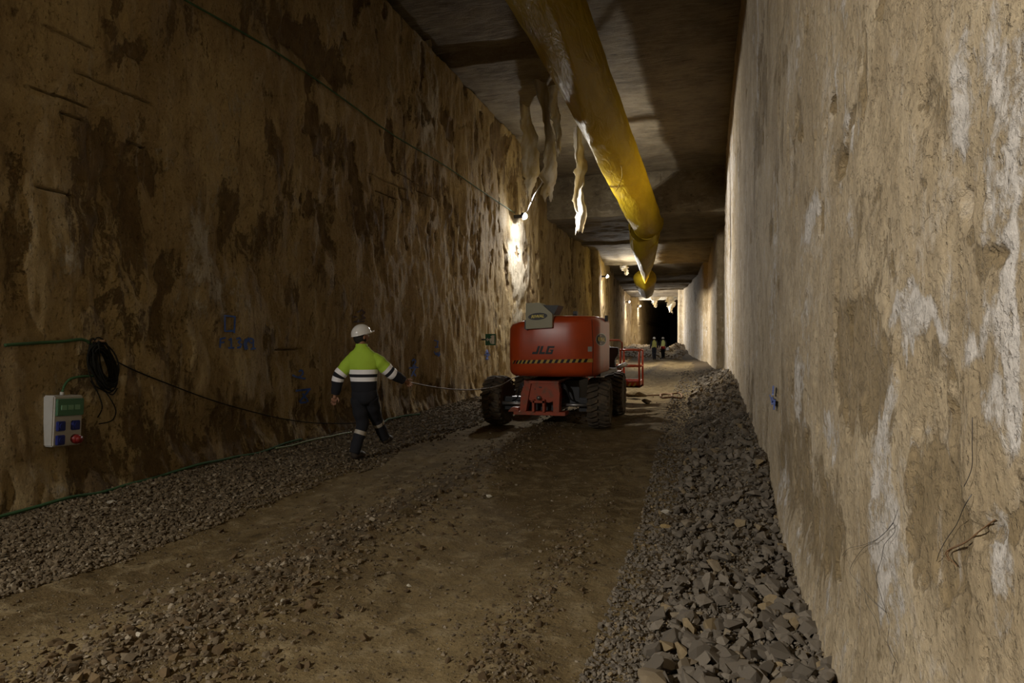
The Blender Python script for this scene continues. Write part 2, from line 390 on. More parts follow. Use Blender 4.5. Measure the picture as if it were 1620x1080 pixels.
X += -.25*sstep(Z, -.4, .3)*0+.10*(1-sstep(Z, -.1, .5))
wall_left = mesh_np('wall_left', np.stack([X, Y, Z], -1).reshape(-1, 3), grid_faces(len(Ys), len(Zs))[:, ::-1], M_left, True, attrs={'stain_shade': stainL, 'lime_glow': limeGlowL})
tag(wall_left, kind='structure')
nL = X

# --- right wall
Ys = np.array([-8, -5, -3, -2, -1, 0, .5, .8]+steps(1.05, 26.95, .014, .004)+[27, 27.15, 27.3, 27.5]+steps(27.7, 46, .1, 0)+steps(46.3, 80, .16, 0)+[82, 86, 95, 150])
Zs = np.concatenate([np.arange(-.4, 4.2, .02), np.arange(4.2, ZC1+.04, .035)])
Y, Z = np.meshgrid(Ys, Zs, indexing='ij')
stainShadeR = .20+.42*fbm(Y*.9, Z*.45, 4, 103)
stainShadeR = stainShadeR+blob_mask(Y, Z, pxb([(1320, 470, 1392, 690, .75), (1440, 690, 1545, 1000, .75), (1300, 720, 1335, 920, .55), (1470, 540, 1530, 700, .55), (1440, 60, 1490, 300, .5), (1375, 30, 1395, 60, .8),
            (1305, 150, 1318, 186, .9), (1332, 165, 1350, 205, .8), (1315, 225, 1336, 290, .9), (1252, 195, 1272, 226, .8), (1262, 160, 1268, 200, .6), (1520, 380, 1590, 460, .5), (1195, 50, 1208, 90, .8),
            (1190, 110, 1210, 260, .5), (1215, 330, 1222, 390, .7), (1550, 800, 1620, 860, .45), (1240, 640, 1300, 860, .35), (1480, 1000, 1620, 1080, .3), (1250, 200, 1260, 330, .5), (1180, 600, 1240, 800, .25)], .6), 121)
shadeR = blob_mask(Y, Z, [(29.4, 3.5, 1.9, 6, .9), (42, 7.2, 15, 3.3, 1.3)], 9)  # painted shade: dim band past the step, duct shadow on the upper wall
stainShadeR = stainShadeR+shadeR
limeGlowR = .14+.55*fbm(Y*1.1, Z*.5, 4, 133)
limeGlowR = limeGlowR+blob_mask(Y, Z, [(22, 4, 5, 6, .45), (52, 1.5, 7, 2.6, .4), (66, 1.5, 5, 3, .4)], 71)  # lamplight painted pale on the lit strip and the lower far wall
limeGlowR = limeGlowR+blob_mask(Y, Z, pxb([(1375, 510, 1425, 1080, .55), (1405, 495, 1490, 560, .55), (1590, 430, 1620, 680, .75), (1540, 0, 1620, 360, .28), (1560, 860, 1620, 1080, .5), (1270, 310, 1300, 380, .6), (1340, 180, 1372, 270, .6),
            (1300, 640, 1340, 700, .5), (1258, 560, 1275, 720, .45), (1400, 0, 1420, 200, .3), (1500, 60, 1540, 230, .45), (1540, 640, 1620, 720, .3), (1230, 640, 1250, 800, .3), (1515, 520, 1620, 600, .3)], .6), 144)
rel = .035*fbm(Y*.5, Z*.4, 3, 150)+.016*fbm(Y*2.2, Z*1.4, 4, 155)+.007*fbm(Y*9, Z*6, 3, 160)
rough = sstep(stainShadeR+.6*fbm(Y*4, Z*1.8, 3, 162), .45, .6)
rel -= .014*rough*(Y < 12)+.03*rough*(Y >= 12)
holes = pxb([(1306, 150, 1317, 186, 1), (1258, 168, 1262, 200, 1), (1322, 240, 1334, 285, 1), (1196, 55, 1206, 88, 1), (1264, 196, 1270, 225, 1), (1186, 655, 1189, 685, 1), (1324, 890, 1332, 920, 1), (1250, 750, 1253, 770, 1)], .6)
hm = np.zeros_like(Y)
for (y, z, a, b, s) in holes:
    q = ((Y-y+.02*fbm(Y*9, Z*9, 2, 5))/(a*1.1))**2+((Z-z)/(b*1.05))**2; hm = np.maximum(hm, np.clip(1.2-q, 0, 1))
rel -= .05*hm
rel -= .03*(sstep(fbm(Y*5, Z*2.4, 3, 170), .52, .7))
pitm = sstep(fbm(Y*2.6, Z*1.2, 4, 175), .40, .52)*(Y > 2.6)*sstep(Z, 1.2, 2.4)
rel -= .03*pitm
stainShadeR = stainShadeR+.75*pitm
limeGlowR = limeGlowR-.4*pitm+.25*sstep(fbm(Y*1.3, Z*.25, 3, 178), .1, .4)*(Y > 3.2)
# bulge at the foot of the wall
X = np.interp(Y, YR, XR)-rel
X -= .05*(1-sstep(Z, .0, .5))
wall_right = mesh_np('wall_right', np.stack([X, Y, Z], -1).reshape(-1, 3), grid_faces(len(Ys), len(Zs)), M_right, True, attrs={'stain_shade': stainShadeR+.9*hm, 'lime_glow': limeGlowR})
tag(wall_right, kind='structure')

# --- ceiling
def sheet_grid(name, xs, ys, zf, m):
    X, Y = np.meshgrid(xs, ys, indexing='ij'); Zz = zf(X, Y)
    return mesh_np(name, np.stack([X, Y, Zz], -1).reshape(-1, 3), grid_faces(len(xs), len(ys))[:, ::-1], m, True)
XS = np.arange(-7.0, 1.3, .07)
c1 = sheet_grid('ceiling', XS, np.array([-8, -4, 0, 4]+list(np.arange(6, 27.3, .08))), lambda X, Y: ZC1+.28*(1-sstep(Y, 15.2, 15.35))*sstep(-X, 3.6, 3.7)+.05*fbm(X*.8, Y*.8, 3, 70)+.03*fbm(X*1.5, Y*5, 4, 75), M_ceil)
tag(c1, kind='structure')
bm = bmesh.new(); box(bm, -7, 1.4, 27.0, 27.9, ZC2-.12, ZC1+.5); bmesh.ops.subdivide_edges(bm, edges=bm.edges[:], cuts=30, use_grid_fill=True)
for v in bm.verts: v.co.z += .03*float(fbm(v.co.x*1.3, v.co.y*3, 3, 4)); v.co.y += .03*float(fbm(v.co.x*1.3, v.co.z*1.3, 3, 9))
tag(obj('trim_1', bm, M_ceil, smooth=True), kind='structure')
c2 = sheet_grid('ceiling', np.arange(-9.5, 1.3, .1), np.arange(27.2, 81, .12), lambda X, Y: ZC2-.0*X+.10*np.sin(Y*.55)+.06*fbm(X*.7, Y*.7, 3, 80)+.04*fbm(X*1.2, Y*3.5, 4, 85)-.12*(np.abs(((Y-27) % 8.6)-4.3) > 3.9), M_ceil)
tag(c2, kind='structure')
M_white_beam = wall_mat('pale_beam_concrete', (.30, .27, .21), (.36, .33, .27), (.1, .08, .05), (.15, .12, .08), (.5, .48, .42), .03)
bm = bmesh.new(); box(bm, -9.5, -1, 80.2, 81.2, 6.15, 8); bmesh.ops.subdivide_edges(bm, edges=bm.edges[:], cuts=24, use_grid_fill=True)
for v in bm.verts: v.co.z += .12*float(fbm(v.co.x*1.1, v.co.y*2, 3, 4)); v.co.y += .1*float(fbm(v.co.x*1.3, v.co.z*1.3, 3, 9))
tag(obj('trim_2', bm, M_white_beam, smooth=True), kind='structure')
tag(obj('ceiling', bx(-9.5, 1, 81, 150, 6.5, 7), M_ceil), kind='structure')
tag(obj('wall_back', bx(-9.5, 1, 149, 150, -1, 8), M_dark), kind='structure')

# --- floor
def pile_h(Yq): return np.interp(Yq, [0, 5.8, 6.6, 7.6, 9, 12, 16, 19, 23, 27, 34, 50], [.02, .03, .16, .36, .38, .46, .72, .70, .55, .4, .2, .1])
def floor_h(X, Y):
    X = np.asarray(X, float); Y = np.asarray(Y, float)
    sh = .25*fbm(Y*.3, Y*0+3, 2, 200)
    x = X-sh*.5
    h = -.045*np.exp(-((x+3.75)/.42)**2)+.045*np.exp(-((x+2.75)/.33)**2)-.035*np.exp(-((x+1.75)/.4)**2)+.02*np.exp(-((x+.95)/.14)**2)
    h += .05*sstep(-X, 4.2, 5.9)
    h += .03*fbm(X*1.1, Y*.8, 4, 210)+.018*fbm(X*4, Y*3, 4, 215)+.010*np.maximum(0, fbm(X*11, Y*9, 3, 220))
    ridge = np.exp(-((x+2.75)/.45)**2)+.8*np.exp(-((x+1.0)/.2)**2)*(Y < 6)+.6*np.exp(-((x+.35)/.25)**2)
    h += .055*np.maximum(0, fbm(X*6, Y*5, 4, 225))*np.minimum(1, ridge)+.02*np.maximum(0, fbm(X*2.6, Y*2.2, 4, 228)-.1)
    xr = np.interp(Y, YR, XR)
    wdt = np.interp(Y, [4, 8, 16, 40], [.9, .95, 1.15, 1.5])
    t = np.clip(1-(xr-X)/wdt, 0, 1.1)
    h += pile_h(Y)*t**1.3*(1+.25*fbm(X*2.5, Y*1.6, 3, 230))
    h += .8*np.exp(-((Y-70)/6.5)**2)*(1+.8*fbm(X*.6, Y*.4, 4, 240))*sstep(Y, 56, 66)
    h += .10*np.exp(-(((X+1.9)/1.2)**2+((Y-46)/3)**2))
    return h
Yf = np.array([-8, -5, -2, 0, 1.2]+steps(1.9, 90, .017, .0052)+[100, 120, 150]); Xf = np.concatenate([np.arange(-9.5, -6.2, .2), np.arange(-6.15, 1.2, .024)])
X, Y = np.meshgrid(Xf, Yf, indexing='ij')
grav = .9*sstep(-X+.3*fbm(X*1.2, Y*.6, 3, 2), 4.1, 4.5)+.55*np.exp(-((X+2.75)/.45)**2)+.9*sstep(X-np.interp(Y, YR, XR)+.25*fbm(X*1.5, Y, 3, 6), -1.15, -.75)
fl = mesh_np('floor', np.stack([X, Y, floor_h(X, Y)], -1).reshape(-1, 3), grid_faces(len(Xf), len(Yf))[:, ::-1], M_floor, True, attrs={'gravel': grav})
tag(fl, kind='structure')

def bvh(o):
    me = o.data; return BVHTree.FromPolygons([v.co.copy() for v in me.vertices], [tuple(p.vertices) for p in me.polygons])
BL = bvh(wall_left); BR = bvh(wall_right)
def on_wall(px, py, side='L', off=.01):
    B = BL if side == 'L' else BR
    q = ray(px, py); h = B.ray_cast(Vector((0, 0, EYE)), q.normalized())
    p = h[0] if h[0] is not None else at_X(px, py, -5.96 if side == 'L' else .6)
    return p+Vector((off if side == 'L' else -off, 0, 0))
def wall_x(y, z, side='L'):
    h = (BL if side == 'L' else BR).ray_cast(Vector((-2.5, y, z)), Vector((-1 if side == 'L' else 1, 0, 0)))
    return h[0].x if h[0] is not None else (-5.96 if side == 'L' else .6)

# ------------------------------------------------------------ stones
def rock_proto(seed, n=13, flat=.65):
    r = random.Random(seed); bm = bmesh.new()
    for _ in range(n):
        v = Vector((r.gauss(0, 1), r.gauss(0, 1), r.gauss(0, 1))).normalized()
        bm.verts.new((v.x*r.uniform(.8, 1.1), v.y*r.uniform(.65, 1), v.z*flat*r.uniform(.75, 1)))
    bmesh.ops.convex_hull(bm, input=bm.verts[:])
    for v in [v for v in bm.verts if not v.link_faces]: bm.verts.remove(v)
    bmesh.ops.triangulate(bm, faces=bm.faces[:]); bm.verts.index_update()
    V = np.array([v.co[:] for v in bm.verts]); Fc = np.array([[v.index for v in f.verts] for f in bm.faces]); bm.free(); return V, Fc
PROT = [rock_proto(i, 11+i % 5, .5+.04*(i % 6)) for i in range(16)]
def rot_mats(n, tilt=.6):
    a = rng.uniform(0, 2*np.pi, n); b = rng.normal(0, tilt, n); c = rng.normal(0, tilt, n)
    Rz = np.zeros((n, 3, 3)); Rz[:, 0, 0] = np.cos(a); Rz[:, 0, 1] = -np.sin(a); Rz[:, 1, 0] = np.sin(a); Rz[:, 1, 1] = np.cos(a); Rz[:, 2, 2] = 1
    Rx = np.zeros((n, 3, 3)); Rx[:, 0, 0] = 1; Rx[:, 1, 1] = np.cos(b); Rx[:, 1, 2] = -np.sin(b); Rx[:, 2, 1] = np.sin(b); Rx[:, 2, 2] = np.cos(b)
    Ry = np.zeros((n, 3, 3)); Ry[:, 1, 1] = 1; Ry[:, 0, 0] = np.cos(c); Ry[:, 0, 2] = np.sin(c); Ry[:, 2, 0] = -np.sin(c); Ry[:, 2, 2] = np.cos(c)
    return Rz @ Rx @ Ry
def stones(name, P, S, m, tilt=.6):
    R = rot_mats(len(P), tilt); kind = rng.integers(0, len(PROT), len(P)); VV = []; FF = []; off = 0
    for k, (V, Fc) in enumerate(PROT):
        idx = np.where(kind == k)[0]
        if not len(idx): continue
        v = np.einsum('nij,vj->nvi', R[idx], V)*S[idx][:, None, None]+P[idx][:, None, :]
        VV.append(v.reshape(-1, 3)); FF.append((Fc[None]+(np.arange(len(idx))*len(V))[:, None, None]).reshape(-1, 3)+off); off += len(idx)*len(V)
    return mesh_np(name, np.concatenate(VV), np.concatenate(FF), m, False)
def scatter(n, y0, y1, xf, smin, smax, power=2.2, sink=.25, dens_pow=1.0):
    u = rng.uniform(0, 1, n); Yp = (y0**-dens_pow+u*(y1**-dens_pow-y0**-dens_pow))**(-1/dens_pow) if dens_pow else y0+u*(y1-y0)
    Xp = xf(Yp, n); s = smin+(smax-smin)*rng.uniform(0, 1, n)**power
    return np.stack([Xp, Yp, floor_h(Xp, Yp)+s*(.5-sink)], -1), s
# right rubble: big stones near the camera
def xr_near(Yp, n): return np.interp(Yp, YR, XR)-.03-np.abs(rng.uniform(0, 1, n))**1.45*np.interp(Yp, [2, 6, 16, 40], [.86, .85, 1.0, 1.3])
P, S = scatter(5200, 2.2, 30, xr_near, .014, .105, 4.0, .25, .8)
S *= np.interp(P[:, 1], [2, 3.8, 5.2, 8, 14, 30], [.82, .82, .62, .75, 1.0, 1.5])
P[:, 2] += rng.uniform(0, .03, len(S))
kc = P[:, 0]+S < np.interp(P[:, 1], YR, XR)+.0; P = P[kc]; S = S[kc]
vis = S/np.hypot(P[:, 0], P[:, 1]); order = np.argsort(-vis); ind = order[:300]; rest = order[300:]
tag(stones('rubble', P[rest], S[rest], M_rubble), 'grey broken rubble heaped along the foot of the pale right wall', 'rubble', kind='stuff')
PM = []
for k, (V, Fc) in enumerate(PROT):
    me = D.meshes.new('rubble_stone'); me.from_pydata(V.tolist(), [], Fc.tolist()); me.materials.append(M_rubble); PM.append(me)
def stone_obj(name, p, s, me, label, cat, group=None, e=None, sc=None):
    o = D.objects.new(name, me); COL.objects.link(o); o.location = p; o.scale = sc or (s, s, s)
    o.rotation_euler = e or (random.gauss(0, .5), random.gauss(0, .5), random.uniform(0, 6.28))
    return tag(o, label, cat, group)
for i in ind:
    stone_obj('rubble_stone', P[i], float(S[i])*1.05, PM[random.randrange(16)], 'grey angular broken stone in the rubble at the foot of the right wall', 'stone', 'rubble stones along the right wall')
# finer right rubble
def xr_f(Yp, n): return np.interp(Yp, YR, XR)-.02-rng.uniform(0, 1, n)**.8*np.interp(Yp, [2, 6, 16, 40], [1.15, 1.15, 1.5, 1.9])
P, S = scatter(22000, 2.0, 34, xr_f, .006, .026, 2.2, .2, .8); S *= np.interp(P[:, 1], [2, 6, 14, 34], [.8, 1.1, 1.6, 2.4])
kc = P[:, 0]+S < np.interp(P[:, 1], YR, XR); P, S = P[kc], S[kc]
tag(stones('rubble_grit', P, S, M_rubble), 'fine grey grit and chips between the larger rubble by the right wall', 'grit', kind='stuff')
# left gravel bank
def xl(Yp, n): return -5.88+rng.uniform(0, 1, n)**1.15*(1.75+.35*fbm(Yp*.6, Yp*0, 2, 300))
P, S = scatter(24000, 2.3, 26, xl, .014, .036, 1.6, .15, .9); S *= np.interp(P[:, 1], [2.3, 5, 10, 26], [.7, .85, 1.1, 1.7])
tag(stones('gravel', P, S, M_gravel), 'brown grey gravel bank along the foot of the left wall', 'gravel', kind='stuff')
# stony ridge between the ruts and loose pebbles
def xm(Yp, n): return -2.75+.15*fbm(Yp*.8, Yp*0, 2, 310)+rng.normal(0, .30, n)
P, S = scatter(5200, 2.2, 20, xm, .006, .030, 3.0, .3, 1.0); S *= np.interp(P[:, 1], [2, 8, 20], [.9, 1.2, 1.6])
P2, S2 = scatter(1500, 2.1, 7, lambda Yp, n: -1.0+.12*fbm(Yp*1.2, Yp*0, 2, 320)+rng.normal(0, .10, n), .006, .020, 2.4, .3, 1.0)
P3, S3 = scatter(9000, 2.0, 40, lambda Yp, n: rng.uniform(-4.4, .1, n), .004, .020, 3.4, .35, 1.0); S3 *= np.interp(P3[:, 1], [2, 8, 40], [.8, 1.2, 2.6])
P = np.concatenate([P, P2, P3]); S = np.concatenate([S, S2, S3])
tag(stones('pebbles', P, S, M_gravel), 'small pebbles and grit pressed into the muddy track', 'pebbles', kind='stuff')
P, S = scatter(2600, 2.1, 16, lambda Yp, n: -2.7+.15*fbm(Yp*.8, Yp*0, 2, 310)+rng.normal(0, .42, n), .006, .046, 4.5, .35, 1.0)
P5, S5 = scatter(500, 2.1, 9, lambda Yp, n: -1.0+.12*fbm(Yp*1.2, Yp*0, 2, 320)+rng.normal(0, .12, n), .008, .035, 2.5, .35, 1.0)
tag(stones('mud_clods', np.concatenate([P, P5]), np.concatenate([S, S5]), M_clod), 'crumbled brown mud clods thrown up between the wheel ruts', 'mud clods', kind='stuff')
# clods along far mound
P, S = scatter(1600, 57, 80, lambda Yp, n: rng.uniform(-8.2, -2.0, n), .04, .15, 3.5, .45, 0)
P4, S4 = scatter(700, 28, 60, lambda Yp, n: np.interp(Yp, YL, XL)+rng.uniform(.1, 1.3, n), .03, .12, 2.5, .3, 0)
tag(stones('far_rubble', np.concatenate([P, P4]), np.concatenate([S, S4]), M_earth), 'mound of dug earth and rubble lying across the far tunnel', 'rubble', kind='stuff')
# individually placed stones on the track
def placed(px, py, wpx, label, mt, asp=.7, idx=0, cat='stone', name='stone'):
    p = at_z(px, py, .03); d = -p.x*ST+p.y*CT; s = wpx/2/F*d
    me = D.meshes.new(name); V, Fc = PROT[idx % 16]; me.from_pydata(V.tolist(), [], Fc.tolist()); me.materials.append(mt)
    z = float(floor_h(p.x, p.y))+s*.3
    return stone_obj(name, (p.x, p.y, z), s, me, label, cat, sc=(s, s*asp, s*asp*1.1), e=(.15, .1, TH+.2*math.sin(idx)))
placed(174, 798, 20, 'pale cream stone on the gravel near the left wall', M_pale, .8, 1)
placed(78, 799, 20, 'flat pinkish stone against the left wall beside the green cable', M_gravel, .5, 2)
placed(1055, 828, 22, 'yellowish flat stone right of the track centre', M_yel, .6, 3)
placed(1053, 808, 20, 'pale stone just beyond the flat yellowish one', M_pale, .6, 4)
placed(647, 915, 10, 'small bright white stone in the middle of the track', M_pale, .9, 5)
placed(448, 951, 14, 'white elongated stone standing in the dark rut of the ridge', M_pale, 1.5, 6)
placed(378, 1037, 24, 'rounded beige stone lowest in the frame on the left ridge', M_gravel, .8, 7)
placed(212, 1015, 26, 'pale grey block on the ridge in the left foreground', M_pale, .7, 8)
placed(200, 1050, 34, 'broad brown stone below the pale grey block in the left foreground', M_gravel, .7, 9)
placed(740, 776, 26, 'flat tan slab in the track ahead of the lift', M_gravel, .5, 10)
placed(773, 779, 13, 'small white stone beside the flat tan slab', M_pale, .6, 11)
placed(1192, 805, 34, 'largest smooth grey stone against the right wall pile', M_rubble, .9, 12)
placed(1095, 985, 28, 'pale stone at the left edge of the right rubble', M_pale, 1.1, 13)
placed(1248, 975, 42, 'big flat grey stone in the near right rubble', M_rubble, .8, 14)
placed(640, 817, 34, 'brown mud clod left of the track centre', M_floor, .7, 15, 'clod', 'mud_clod')
placed(660, 803, 22, 'smaller brown mud clod behind the larger one', M_floor, .8, 3, 'clod', 'mud_clod')
placed(520, 888, 18, 'grey angular stone at the top of the ridge', M_gravel, .9, 5)
placed(300, 1002, 22, 'dark flat shard on the left ridge', M_rubble, .5, 7)

# ------------------------------------------------------------ lamps
for i, (x, y, z, p) in enumerate(LAMPS):
    lab = ['wall lamp out of view on the left wall beside the camera', 'bright round work lamp on the left wall above the lift', 'second bright work lamp further along the left wall', 'third small work lamp near the tunnel end', 'last lamp hidden at the end corner of the left wall'][i]
    t = thing('wall_lamp', lab, 'lamp', (0, 0, 0)); wx = float(np.interp(y, YL, XL))
    bm = bmesh.new(); box(bm, wx-.1, x-.09, y-.05, y+.05, z-.05, z+.05); obj('bracket', bm, M_dark, t)
    bm = bmesh.new(); bmesh.ops.create_cone(bm, cap_ends=True, segments=20, radius1=.13, radius2=.08, depth=.10)
    q = Vector((1, 0, -.42)).to_track_quat('-Z', 'Y'); 
    for v in bm.verts: v.co = q @ v.co+Vector((x-.07, y, z+.03))
    obj('housing', bm, M_dark, t)
    bm = bmesh.new(); bmesh.ops.create_uvsphere(bm, u_segments=16, v_segments=10, radius=.095)
    for v in bm.verts: v.co = v.co+Vector((x-.02, y, z+.005))
    ln = obj('lens', bm, M_lamp if i else M_lamp0, t, True)
    l = lamp_light(x+.05, y, z-.16, p); l.parent = t
    if i == 1:
        bm = bmesh.new(); tube(bm, [on_wall(826, 340, 'L', .12), at_d(845, 308, 20.3), at_d(862, 282, 19)], .018); obj('supply_conduit', bm, M_steel, t, True)

# ------------------------------------------------------------ ventilation duct
def duct_section(name, st, parent, close=False):
    """st: list of (Y, X, z, half width, half height, keel shift, keel depth)"""
    st = np.array(st, float); Yd = np.arange(st[0, 0], st[-1, 0]+.01, .16); C = [np.interp(Yd, st[:, 0], st[:, i]) for i in range(1, 7)]
    for i in range(6):
        kk = np.ones(5)/5; pad = np.pad(C[i], 2, mode='edge'); C[i] = np.convolve(pad, kk, 'valid')
    seg = 56; a = np.linspace(0, 2*np.pi, seg, endpoint=False); A, YY = np.meshgrid(a, Yd)
    cx, cz, hw, hh, ks, kd = [c[:, None] for c in C]
    # keel: crease at the bottom
    ang = np.abs(((A-(1.5*np.pi+ks)+np.pi) % (2*np.pi))-np.pi)
    k = 1+kd*np.exp(-ang/.35)
    k = k*(1+.045*fbm(A*1.3, YY*.7, 4, 401)+.015*np.sin(YY*2*np.pi/3.0)*np.cos(A*3))
    X = cx+hw*np.cos(A)*k; Zz = cz+hh*np.sin(A)*k
    V = np.stack([X, YY, Zz], -1).reshape(-1, 3)
    return mesh_np(name, V, grid_faces(len(Yd), seg, True), M_duct, True, parent=parent)
t = thing('ventilation_duct', 'long yellow fabric ventilation duct hanging under the ceiling', 'duct')
duct_section('duct_sleeve', [(-6, -2.45, 6.98, .60, .55, .5, .25), (8, -2.45, 6.97, .58, .54, .6, .34), (11, -2.43, 6.93, .55, .53, .35, .38), (14, -2.43, 6.90, .54, .54, -.1, .36), (18, -2.43, 6.84, .54, .56, -.55, .32), (22, -2.42, 6.75, .55, .60, -.75, .26), (26, -2.40, 6.45, .58, .66, -.7, .14), (28.4, -2.38, 6.38, .60, .68, -.5, .06)], t)
duct_section('duct_sleeve', [(28.0, -2.50, 6.2, .60, .62, -.3, .1), (30, -2.66, 5.80, .60, .66, -.2, .3), (35, -3.02, 5.72, .46, .62, 0, .45), (42, -3.66, 5.70, .24, .48, 0, .6), (47.5, -4.15, 5.64, .05, .22, 0, .5)], t)
duct_section('duct_sleeve', [(45.6, -4.05, 5.55, .03, .03, 0, .1), (46.6, -4.1, 5.72, .55, .45, 0, .3), (47.4, -4.15, 5.78, .78, .62, 0, .45), (54, -4.7, 5.85, .72, .6, 0, .3), (62, -5.3, 5.9, .65, .6, 0, .2)], t)
# hoops, hanging wire
def hoop(y, x, z, hw, hh, r=.02):
    bm = bmesh.new(); pts = [(x+hw*math.cos(a), y, z+hh*math.sin(a)) for a in [2*math.pi*k/36 for k in range(37)]]
    tube(bm, pts, r, 6, False); return obj('hoop', bm, M_duct, t, True)
hoop(28.4, -2.38, 6.38, .61, .70, .03); hoop(29.0, -2.55, 6.0, .6, .66, .02)
bm = bmesh.new(); tube(bm, [(-2.4, -6, 7.62), (-2.4, 10, 7.58), (-2.38, 20, 7.5), (-2.36, 28.4, 7.2)], .012, 6); obj('suspension_wire', bm, M_steel, t)
for y in (5, 8, 11, 14, 17, 20, 23, 26):
    bm = bmesh.new(); tube(bm, [(-2.4, y, float(np.interp(y, [-6, 10, 20, 28], [7.62, 7.58, 7.5, 7.2]))-.1), (-2.4, y, 8.15)], .008, 5); obj('hanger', bm, M_steel, t)
bm = bmesh.new(); tube(bm, [(-2.5, 28.2, 6.5), (-2.5, 28.2, 8.2)], .01, 5); obj('hanger', bm, M_steel, t)
# loose strap on the underside
bm = bmesh.new(); tube(bm, smoothpts([at_Y(983, 262, 18.0), at_Y(984, 280, 18.6), at_Y(978, 296, 18.8), at_Y(974, 303, 18.9)], 5), .012, 6); obj('strap', bm, M_duct, t, True)

# ------------------------------------------------------------ hanging torn sheets
def torn_sheet(px_line, d0, widths, label, seed, group=None, curl=.12):
    n = 46; m = 12; t = np.linspace(0, 1, n); pl = np.array(px_line, float); k = np.linspace(0, 1, len(pl))
    px = np.interp(t, k, pl[:, 0]); py = np.interp(t, k, pl[:, 1]); wd = np.interp(t, np.linspace(0, 1, len(widths)), widths)
    wd = wd*1.3; L = np.clip(wd*(1+.5*fbm(t*9, t*0, 3, seed)), .01, None)*.5*(.9+.5*fbm(t*14, t*0+5, 2, seed+2)); R = np.clip(wd*(1+.6*fbm(t*8, t*0+9, 3, seed+1)), .01, None)*.5
    V = []
    for layer in (0, 1):
        for i in range(n):
            c = at_d(px[i], py[i], d0)
            for j in range(m):
                s = j/(m-1); xx = -L[i]+(L[i]+R[i])*s
                dep = curl*math.sin(s*5+t[i]*7+seed)+.05*float(fbm(s*3, t[i]*6, 2, seed+3))+layer*.012
                zz = .03*float(fbm(s*5, t[i]*0+seed, 2, seed))*(1+8*(t[i] > .97))
                V.append((c.x+CT*xx-ST*dep, c.y+ST*xx+CT*dep, c.z+zz))
    nf = grid_faces(n, m); Fs = [nf, nf[:, ::-1]+n*m]
    edge = []
    for i in range(n-1):
        edge.append((i*m, (i+1)*m, (i+1)*m+n*m, i*m+n*m)); edge.append(((i+1)*m-1, i*m+m-1+n*m, (i+2)*m-1+n*m, (i+2)*m-1))
    for j in range(m-1): edge.append(((n-1)*m+j, (n-1)*m+j+1, (n-1)*m+j+1+n*m, (n-1)*m+j+n*m))
    Fs.append(np.array(edge)); o = mesh_np('torn_sheet', V, np.concatenate(Fs), M_sheet, True); return tag(o, label, 'sheet', group)
torn_sheet([(826, 150), (834, 200), (838, 240), (840, 278), (837, 296), (837, 316)], 19.0, [.22, .28, .36, .34, .16, .10], 'leftmost torn pale sheet hanging from the ceiling above the lamp', 3)
torn_sheet([(846, 95), (858, 150), (866, 200), (871, 245), (868, 285), (867, 316)], 17.2, [.34, .22, .14, .26, .30, .22], 'middle torn sheet strip hanging right of the lamp', 9)
torn_sheet([(872, 130), (877, 180), (883, 215), (885, 243)], 17.6, [.3, .24, .12, .04], 'short ragged strip beside the middle torn sheet', 14)
torn_sheet([(913, 200), (915, 240), (919, 270), (914, 300), (919, 335), (917, 367)], 21.0, [.16, .26, .30, .18, .32, .20], 'rightmost torn strip with white ragged lower end under the duct', 21)
torn_sheet([(986, 415), (988, 425), (991, 434)], 44, [.5, .4, .15], 'small far strip hanging near the second lamp', 31)
torn_sheet([(1036, 468), (1036, 478), (1037, 486)], 78, [.9, .5, .2], 'white drip shaped strip hanging from the far beam, left one', 37)
torn_sheet([(1060, 466), (1061, 480), (1061, 494)], 78, [1.2, .7, .3], 'white drip shaped strip hanging from the far beam, right one', 41)
# smooth sheet stuck to the upper left corner
torn_sheet([(668, -60), (668, 0), (660, 60), (654, 120), (650, 180), (648, 225)], 15.55, [.5, .55, .5, .35, .3, .12], 'long pale sheet strip clinging to the upper left wall', 47, curl=.05)

# ------------------------------------------------------------ cables, markings
def cable(name, pts, r, m, label, cat='cable', k=6, seg=7):
    bm = bmesh.new(); tube(bm, smoothpts(pts, k), r, seg); return tag(obj(name, bm, m, smooth=True), label, cat)
cable('green_cable', [on_wall(a, b, 'L', .05) for a, b in ((255, -20), (285, 0), (360, 42), (450, 95), (540, 158), (620, 215), (700, 262), (760, 303), (812, 337))], .013, M_green_cable, 'green cable running high along the left wall to the lamp')
cable('green_cable', [on_wall(a, b, 'L', .04) for a, b in ((2, 546), (30, 544), (60, 542), (95, 540), (125, 537), (140, 545), (152, 558))], .015, M_green_cable, 'green cable entering from the left edge and reaching the coil')
cable('black_cable', [on_wall(178, 572, 'L', .06)]+[on_wall(a, b, 'L', .03) for a, b in ((210, 586), (260, 606), (330, 632), (400, 652), (450, 663), (500, 669), (560, 669), (598, 664))], .007, M_black_cable, 'black cable sagging along the left wall from the coil to behind the worker')
cable('green_cable', [Vector((wall_x(y, .12)+.08, y, float(floor_h(wall_x(y, .1)+.08, y))+.035+.015*math.sin(y*3))) for y in np.arange(4.0, 9.0, .35)], .016, M_green_cable, 'green cable lying on the gravel at the foot of the left wall')
cable('green_cable', [Vector((-5.55+.2*math.sin(y*2), y, float(floor_h(-5.55, y))+.05)) for y in np.arange(11.2, 12.6, .2)], .016, M_green_cable, 'short green cable on the gravel behind the worker')
cable('pale_hose', [Vector((-5.7+.08*(y-8), y, float(floor_h(-5.7, y))+.045)) for y in np.arange(8.1, 9.9, .3)], .014, mat('pale_green_hose', (.16, .2, .1), .5), 'pale green hose end lying at the foot of the left wall')
